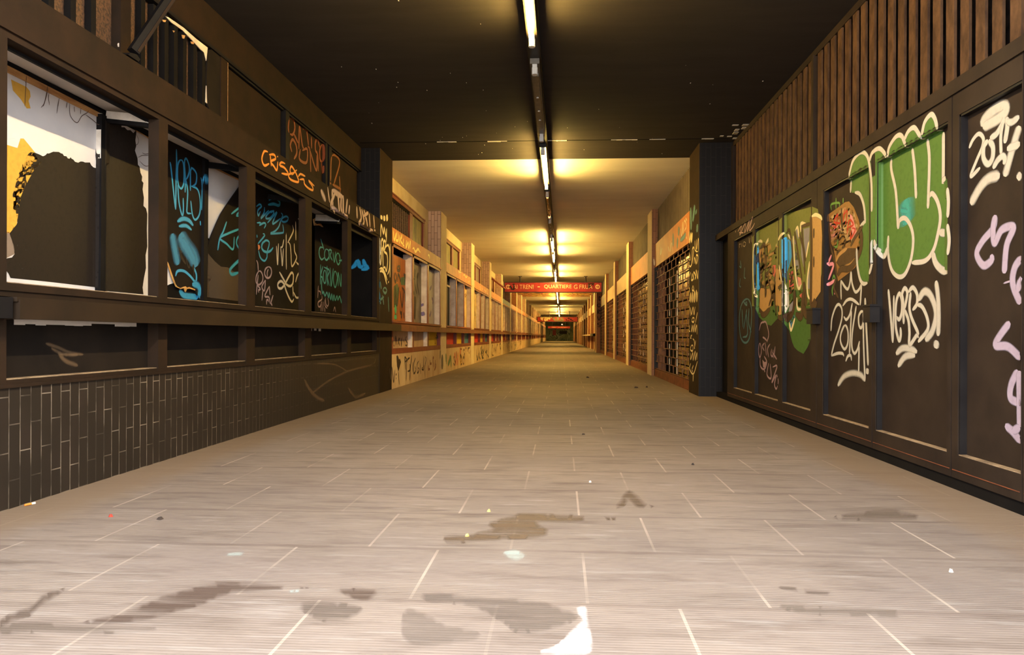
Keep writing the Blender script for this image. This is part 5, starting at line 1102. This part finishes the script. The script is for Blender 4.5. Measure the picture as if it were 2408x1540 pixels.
paint(plinth, INK, [FC8([(215, 1080), (222, 1200), (232, 1330)]), FC8([(50, 1020), (66, 1240)]), FC8([(70, 1230), (90, 1010), (125, 1280), (150, 1050)]), FC8([(180, 1125), (165, 1150)]), FC8([(170, 1205), (175, 1220)]), FC8([(330, 800), (352, 1050)]), FC8([(335, 800), (370, 850), (345, 900)]), FC8([(372, 860), (360, 1260)]), FC8([(430, 822), (388, 850), (380, 905), (430, 940), (432, 1060), (390, 1075)]), FC8([(470, 770), (445, 980), (430, 1250)]), FC8([(490, 900), (492, 1100)]), FC8([(542, 820), (505, 950), (510, 1122), (545, 1060), (530, 980)]), FC8([(602, 880), (570, 960), (580, 1112), (612, 1040), (590, 1010)]), FC8([(630, 920), (640, 1132)]), FC8([(680, 1000), (660, 1030), (692, 1050), (702, 960)]), FC8([(702, 780), (690, 1082)]), FC8([(705, 785), (742, 830), (722, 1000), (725, 1220)]), FC8([(1467, 680), (1470, 862), (1502, 800)]), FC8([(1592, 680), (1580, 822)]), FC8([(1600, 760), (1662, 902)]), FC8([(1700, 660), (1710, 870)]), (FC8([(1800, 600), (1842, 640), (1820, 822)]), .1), FC8([(1900, 640), (1905, 800)])], fills=[FC8([(178, 790), (195, 768), (216, 800), (226, 850), (245, 838), (267, 900), (240, 1000), (215, 1085), (190, 980)])], w=.03, soft=.2, step=4, label='black heart and scrawled date')
paint(plinth, (126, 66, 44), [FC8([(792, 960), (790, 1042), (815, 1030)]), FC8([(822, 860), (822, 962)]), FC8([(825, 935), (845, 930)]), FC8([(872, 810), (880, 1000)]), FC8([(872, 820), (890, 815)]), FC8([(892, 880), (932, 960), (900, 1062)]), FC8([(918, 860), (910, 1000)])], w=.04, label='brown letters')
paint(plinth, (110, 100, 92), [(FC8([(990, 750), (1055, 760)]), .2, .6), (FC8([(1050, 760), (1052, 1040)]), .2, .6)], op=.7)
paint(plinth, (84, 124, 70), [FC8([(1120, 740), (1132, 942)]), FC8([(1150, 760), (1202, 822), (1160, 962)]), FC8([(1212, 760), (1222, 1002)])], w=.09, soft=.6, label='green letters')
paint(plinth, (196, 76, 30), [FC8([(1290, 720), (1292, 832)]), FC8([(1322, 690), (1310, 982)]), FC8([(1352, 720), (1340, 962)]), FC8([(1290, 980), (1422, 992)]), FC8([(1400, 640), (1390, 760)])], w=.09, soft=.5, label='orange red letters')
paint(plinth, (206, 160, 50), [FC8([(1380, 780), (1402, 962)]), FC8([(1422, 760), (1420, 952)])], w=.09, soft=.5)
for k in range(1, 7):
    scrib(plinth, XL, lp(k)+.9, lp(k+1)+.4, .08, .45, [(70, 52, 36), (96, 66, 46), (60, 60, 54)][k % 3], 14, 900+k, .04, amp=.16)
paint(KN2[0], INK, [FC8([(130, 430), (110, 520), (135, 600)]), FC8([(160, 590), (165, 420), (190, 580)]), FC8([(215, 570), (220, 430)]), FC8([(245, 440), (220, 500), (240, 590)]), FC8([(265, 440), (270, 590), (290, 420)]), FC8([(315, 470), (320, 530)]), FC8([(372, 410), (350, 470), (385, 540), (370, 590), (345, 575)]), FC8([(880, 400), (940, 450), (910, 540), (940, 560)]), FC8([(940, 380), (960, 450)])], w=.03)
# black lettering down the brown pillar, worn paint on the first lit pillars
lt = RPIL[5]
yl = rp(5)
P = Paint(); nv = Vector((0, -1, 0))
zz = [2.52, 2.2, 1.9, 1.6, 1.3]
for i, z in enumerate(zz):
    g = [[(0, .1), (0, -.1)], [(0, .1), (.09, .03), (.09, -.05), (0, -.1)]] if i == 0 else ([[(0, .08), (-.08, 0), (0, -.08), (.08, 0), (0, .08)]] if i == 1 else ([[(-.05, .1), (-.05, -.1)], [(-.05, .1), (.06, .05), (-.05, 0), (.06, -.1)]] if i == 2 else ([[(-.07, .1), (0, -.09), (.07, .1)]] if i == 3 else [[(.06, .08), (-.05, .06), (-.03, 0), (.06, -.03), (.03, -.1), (-.06, -.08)]])))
    for q in g:
        P.k += 1; P.ribbon([(Vector((1.74+a_.x/100, yl, z+a_.y/100)), nv) for a_ in smooth_line([(x*100, y*100) for x, y in q], 2.5)], .035, .2, .002+.0003*P.k)
obj('lettering', P, spray((34, 28, 24)), lt)
# ------------------------------------------------------------------ stains on the paving: films of damp dirt with outlines of their own
FL = [o for o in ORDER if o.name == 'floor'][0]
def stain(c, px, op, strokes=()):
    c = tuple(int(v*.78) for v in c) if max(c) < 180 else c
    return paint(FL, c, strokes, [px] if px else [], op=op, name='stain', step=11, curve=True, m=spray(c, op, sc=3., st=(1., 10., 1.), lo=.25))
S4 = cr(0, 1100, 2.408); S5 = cr(900, 1000, 2.851); S6 = cr(1600, 1000, 2.851)
DK = (104, 84, 72)
stain(DK, S4([(510, 860), (620, 830), (760, 790), (860, 745), (960, 710), (1080, 680), (1210, 655), (1180, 640), (1420, 648), (1640, 668), (1890, 680), (2140, 690), (2080, 760), (1980, 740), (1850, 690), (1500, 700), (1300, 720), (1150, 780), (1000, 820), (820, 870), (640, 888), (450, 890)]), .62)
stain((112, 94, 82), S4([(0, 860), (60, 820), (190, 770), (230, 720), (330, 690), (400, 670), (330, 730), (230, 790), (180, 840), (60, 880), (0, 910)]), .6)
stain((124, 108, 96), S4([(0, 890), (160, 870), (480, 885), (900, 900), (860, 930), (500, 950), (200, 940), (0, 950)]), .5)
stain((116, 102, 92), S4([(1700, 760), (1850, 755), (2000, 770), (2060, 800), (1990, 860), (1850, 880), (1760, 850), (1690, 800)]), .5)
stain((122, 100, 82), S5([(410, 740), (560, 735), (640, 710), (720, 690), (680, 660), (760, 630), (880, 600), (900, 585), (1150, 590), (1480, 610), (1680, 612), (1620, 640), (1400, 640), (1250, 660), (1050, 655), (1120, 700), (1130, 735), (1000, 765), (800, 775), (600, 790), (430, 800)]), .72)
stain((124, 102, 84), S5([(880, 585), (1200, 580), (1400, 560), (1560, 530), (1600, 470), (1650, 430), (1720, 470), (1780, 530), (1900, 560), (1720, 560), (1680, 540), (1650, 510), (1610, 555), (1450, 580), (1150, 592)]), .6)
stain((126, 114, 106), S5([(240, 1130), (450, 1125), (650, 1150), (1000, 1165), (1200, 1220), (1320, 1280), (1240, 1340), (1100, 1380), (900, 1400), (800, 1330), (640, 1240), (430, 1200), (300, 1190)]), .5)
stain((140, 126, 116), S5([(150, 1230), (300, 1260), (420, 1330), (640, 1380), (640, 1440), (400, 1480), (200, 1480), (120, 1400)]), .4)
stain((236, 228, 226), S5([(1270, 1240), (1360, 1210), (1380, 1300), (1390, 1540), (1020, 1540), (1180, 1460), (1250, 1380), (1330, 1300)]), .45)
stain((132, 114, 98), S6([(1050, 600), (1400, 560), (1560, 590), (1680, 640), (1300, 640), (1060, 640)]), .5)
stain((112, 96, 84), S6([(650, 1075), (860, 1095), (1040, 1120), (1050, 1150), (900, 1140), (700, 1110)]), .6)
stain((140, 126, 114), S6([(640, 1200), (1000, 1215), (1500, 1240), (1540, 1290), (1200, 1290), (800, 1270)]), .45)
stain((186, 206, 200), S4([(1260, 490), (1350, 475), (1410, 485), (1400, 500), (1280, 503)]), .5)
stain((184, 204, 198), S4([(1610, 700), (1700, 685), (1720, 700), (1640, 715)]), .45)
stain((186, 204, 198), S5([(800, 860), (880, 830), (960, 870), (900, 920), (850, 900)]), .4)
# chalky scuffs on the tiled plinth
TW = [o for o in ORDER if o.name.startswith('wall_left')][1]
U5 = cr(500, 600, 3.85)
V5 = cr(0, 400, 3.08)
paint(TW, (150, 118, 84), [(U5([(830, 1130), (880, 1220), (950, 1290), (1010, 1315)]), .03, .9), (U5([(1225, 1200), (1260, 1250), (1300, 1285), (1380, 1250)]), .03, .9), (U5([(910, 1240), (1060, 1130), (1240, 1045), (1440, 990), (1475, 940)]), .018, .9), (U5([(940, 980), (1100, 990), (1220, 1050)]), .012, .9)], op=.26, name='scuff')
paint(KNEE[0], (146, 118, 88), [(V5([(330, 1255), (420, 1285), (500, 1320), (600, 1335)]), .012, .9), (V5([(370, 1290), (450, 1330), (560, 1340)]), .012, .9), (V5([(420, 1320), (470, 1380), (560, 1415)]), .016, .9)], op=.26, name='scuff')
# ------------------------------------------------------------------ camera and light
cam = bpy.data.cameras.new('camera'); co = bpy.data.objects.new('camera', cam); COL.objects.link(co)
cam.sensor_width = 36.; cam.lens = F*36./2408.; cam.shift_x = (1204-CX)/2408.; cam.shift_y = (CY-770)/2408.; cam.clip_end = 400; cam.clip_start = .02
from mathutils import Matrix
r0 = Vector((_c, _s, 0)); up = Vector((0, 0, 1)); fw = Vector((-_s, _c, 0))
rx = r0*math.cos(RL)+up*math.sin(RL); uy = up*math.cos(RL)-r0*math.sin(RL)
mm = Matrix.Identity(4)
for i in range(3): mm[i][0] = rx[i]; mm[i][1] = uy[i]; mm[i][2] = -fw[i]; mm[i][3] = (0, 0, H)[i]
co.matrix_world = mm
S.camera = co
w = bpy.data.worlds.new('sky'); S.world = w; w.use_nodes = True
bg = w.node_tree.nodes['Background']; bg.inputs[0].default_value = (.95, .97, 1., 1); bg.inputs[1].default_value = 11.
po = bpy.data.lights.new('fill_opening', 'AREA'); po.shape = 'RECTANGLE'; po.size = 4.4; po.size_y = HC; po.cycles.is_portal = True  # portal for the added opening whose sky light fills the near end
pl = bpy.data.objects.new('fill_opening', po); COL.objects.link(pl); pl.location = (-.2, Y0-.02, HC/2); pl.rotation_euler = (math.pi/2, 0, 0)
S.view_settings.view_transform = 'Standard'; S.view_settings.look = 'None'; S.view_settings.gamma = 1; S.view_settings.use_curve_mapping = False
S.view_settings.exposure = 0
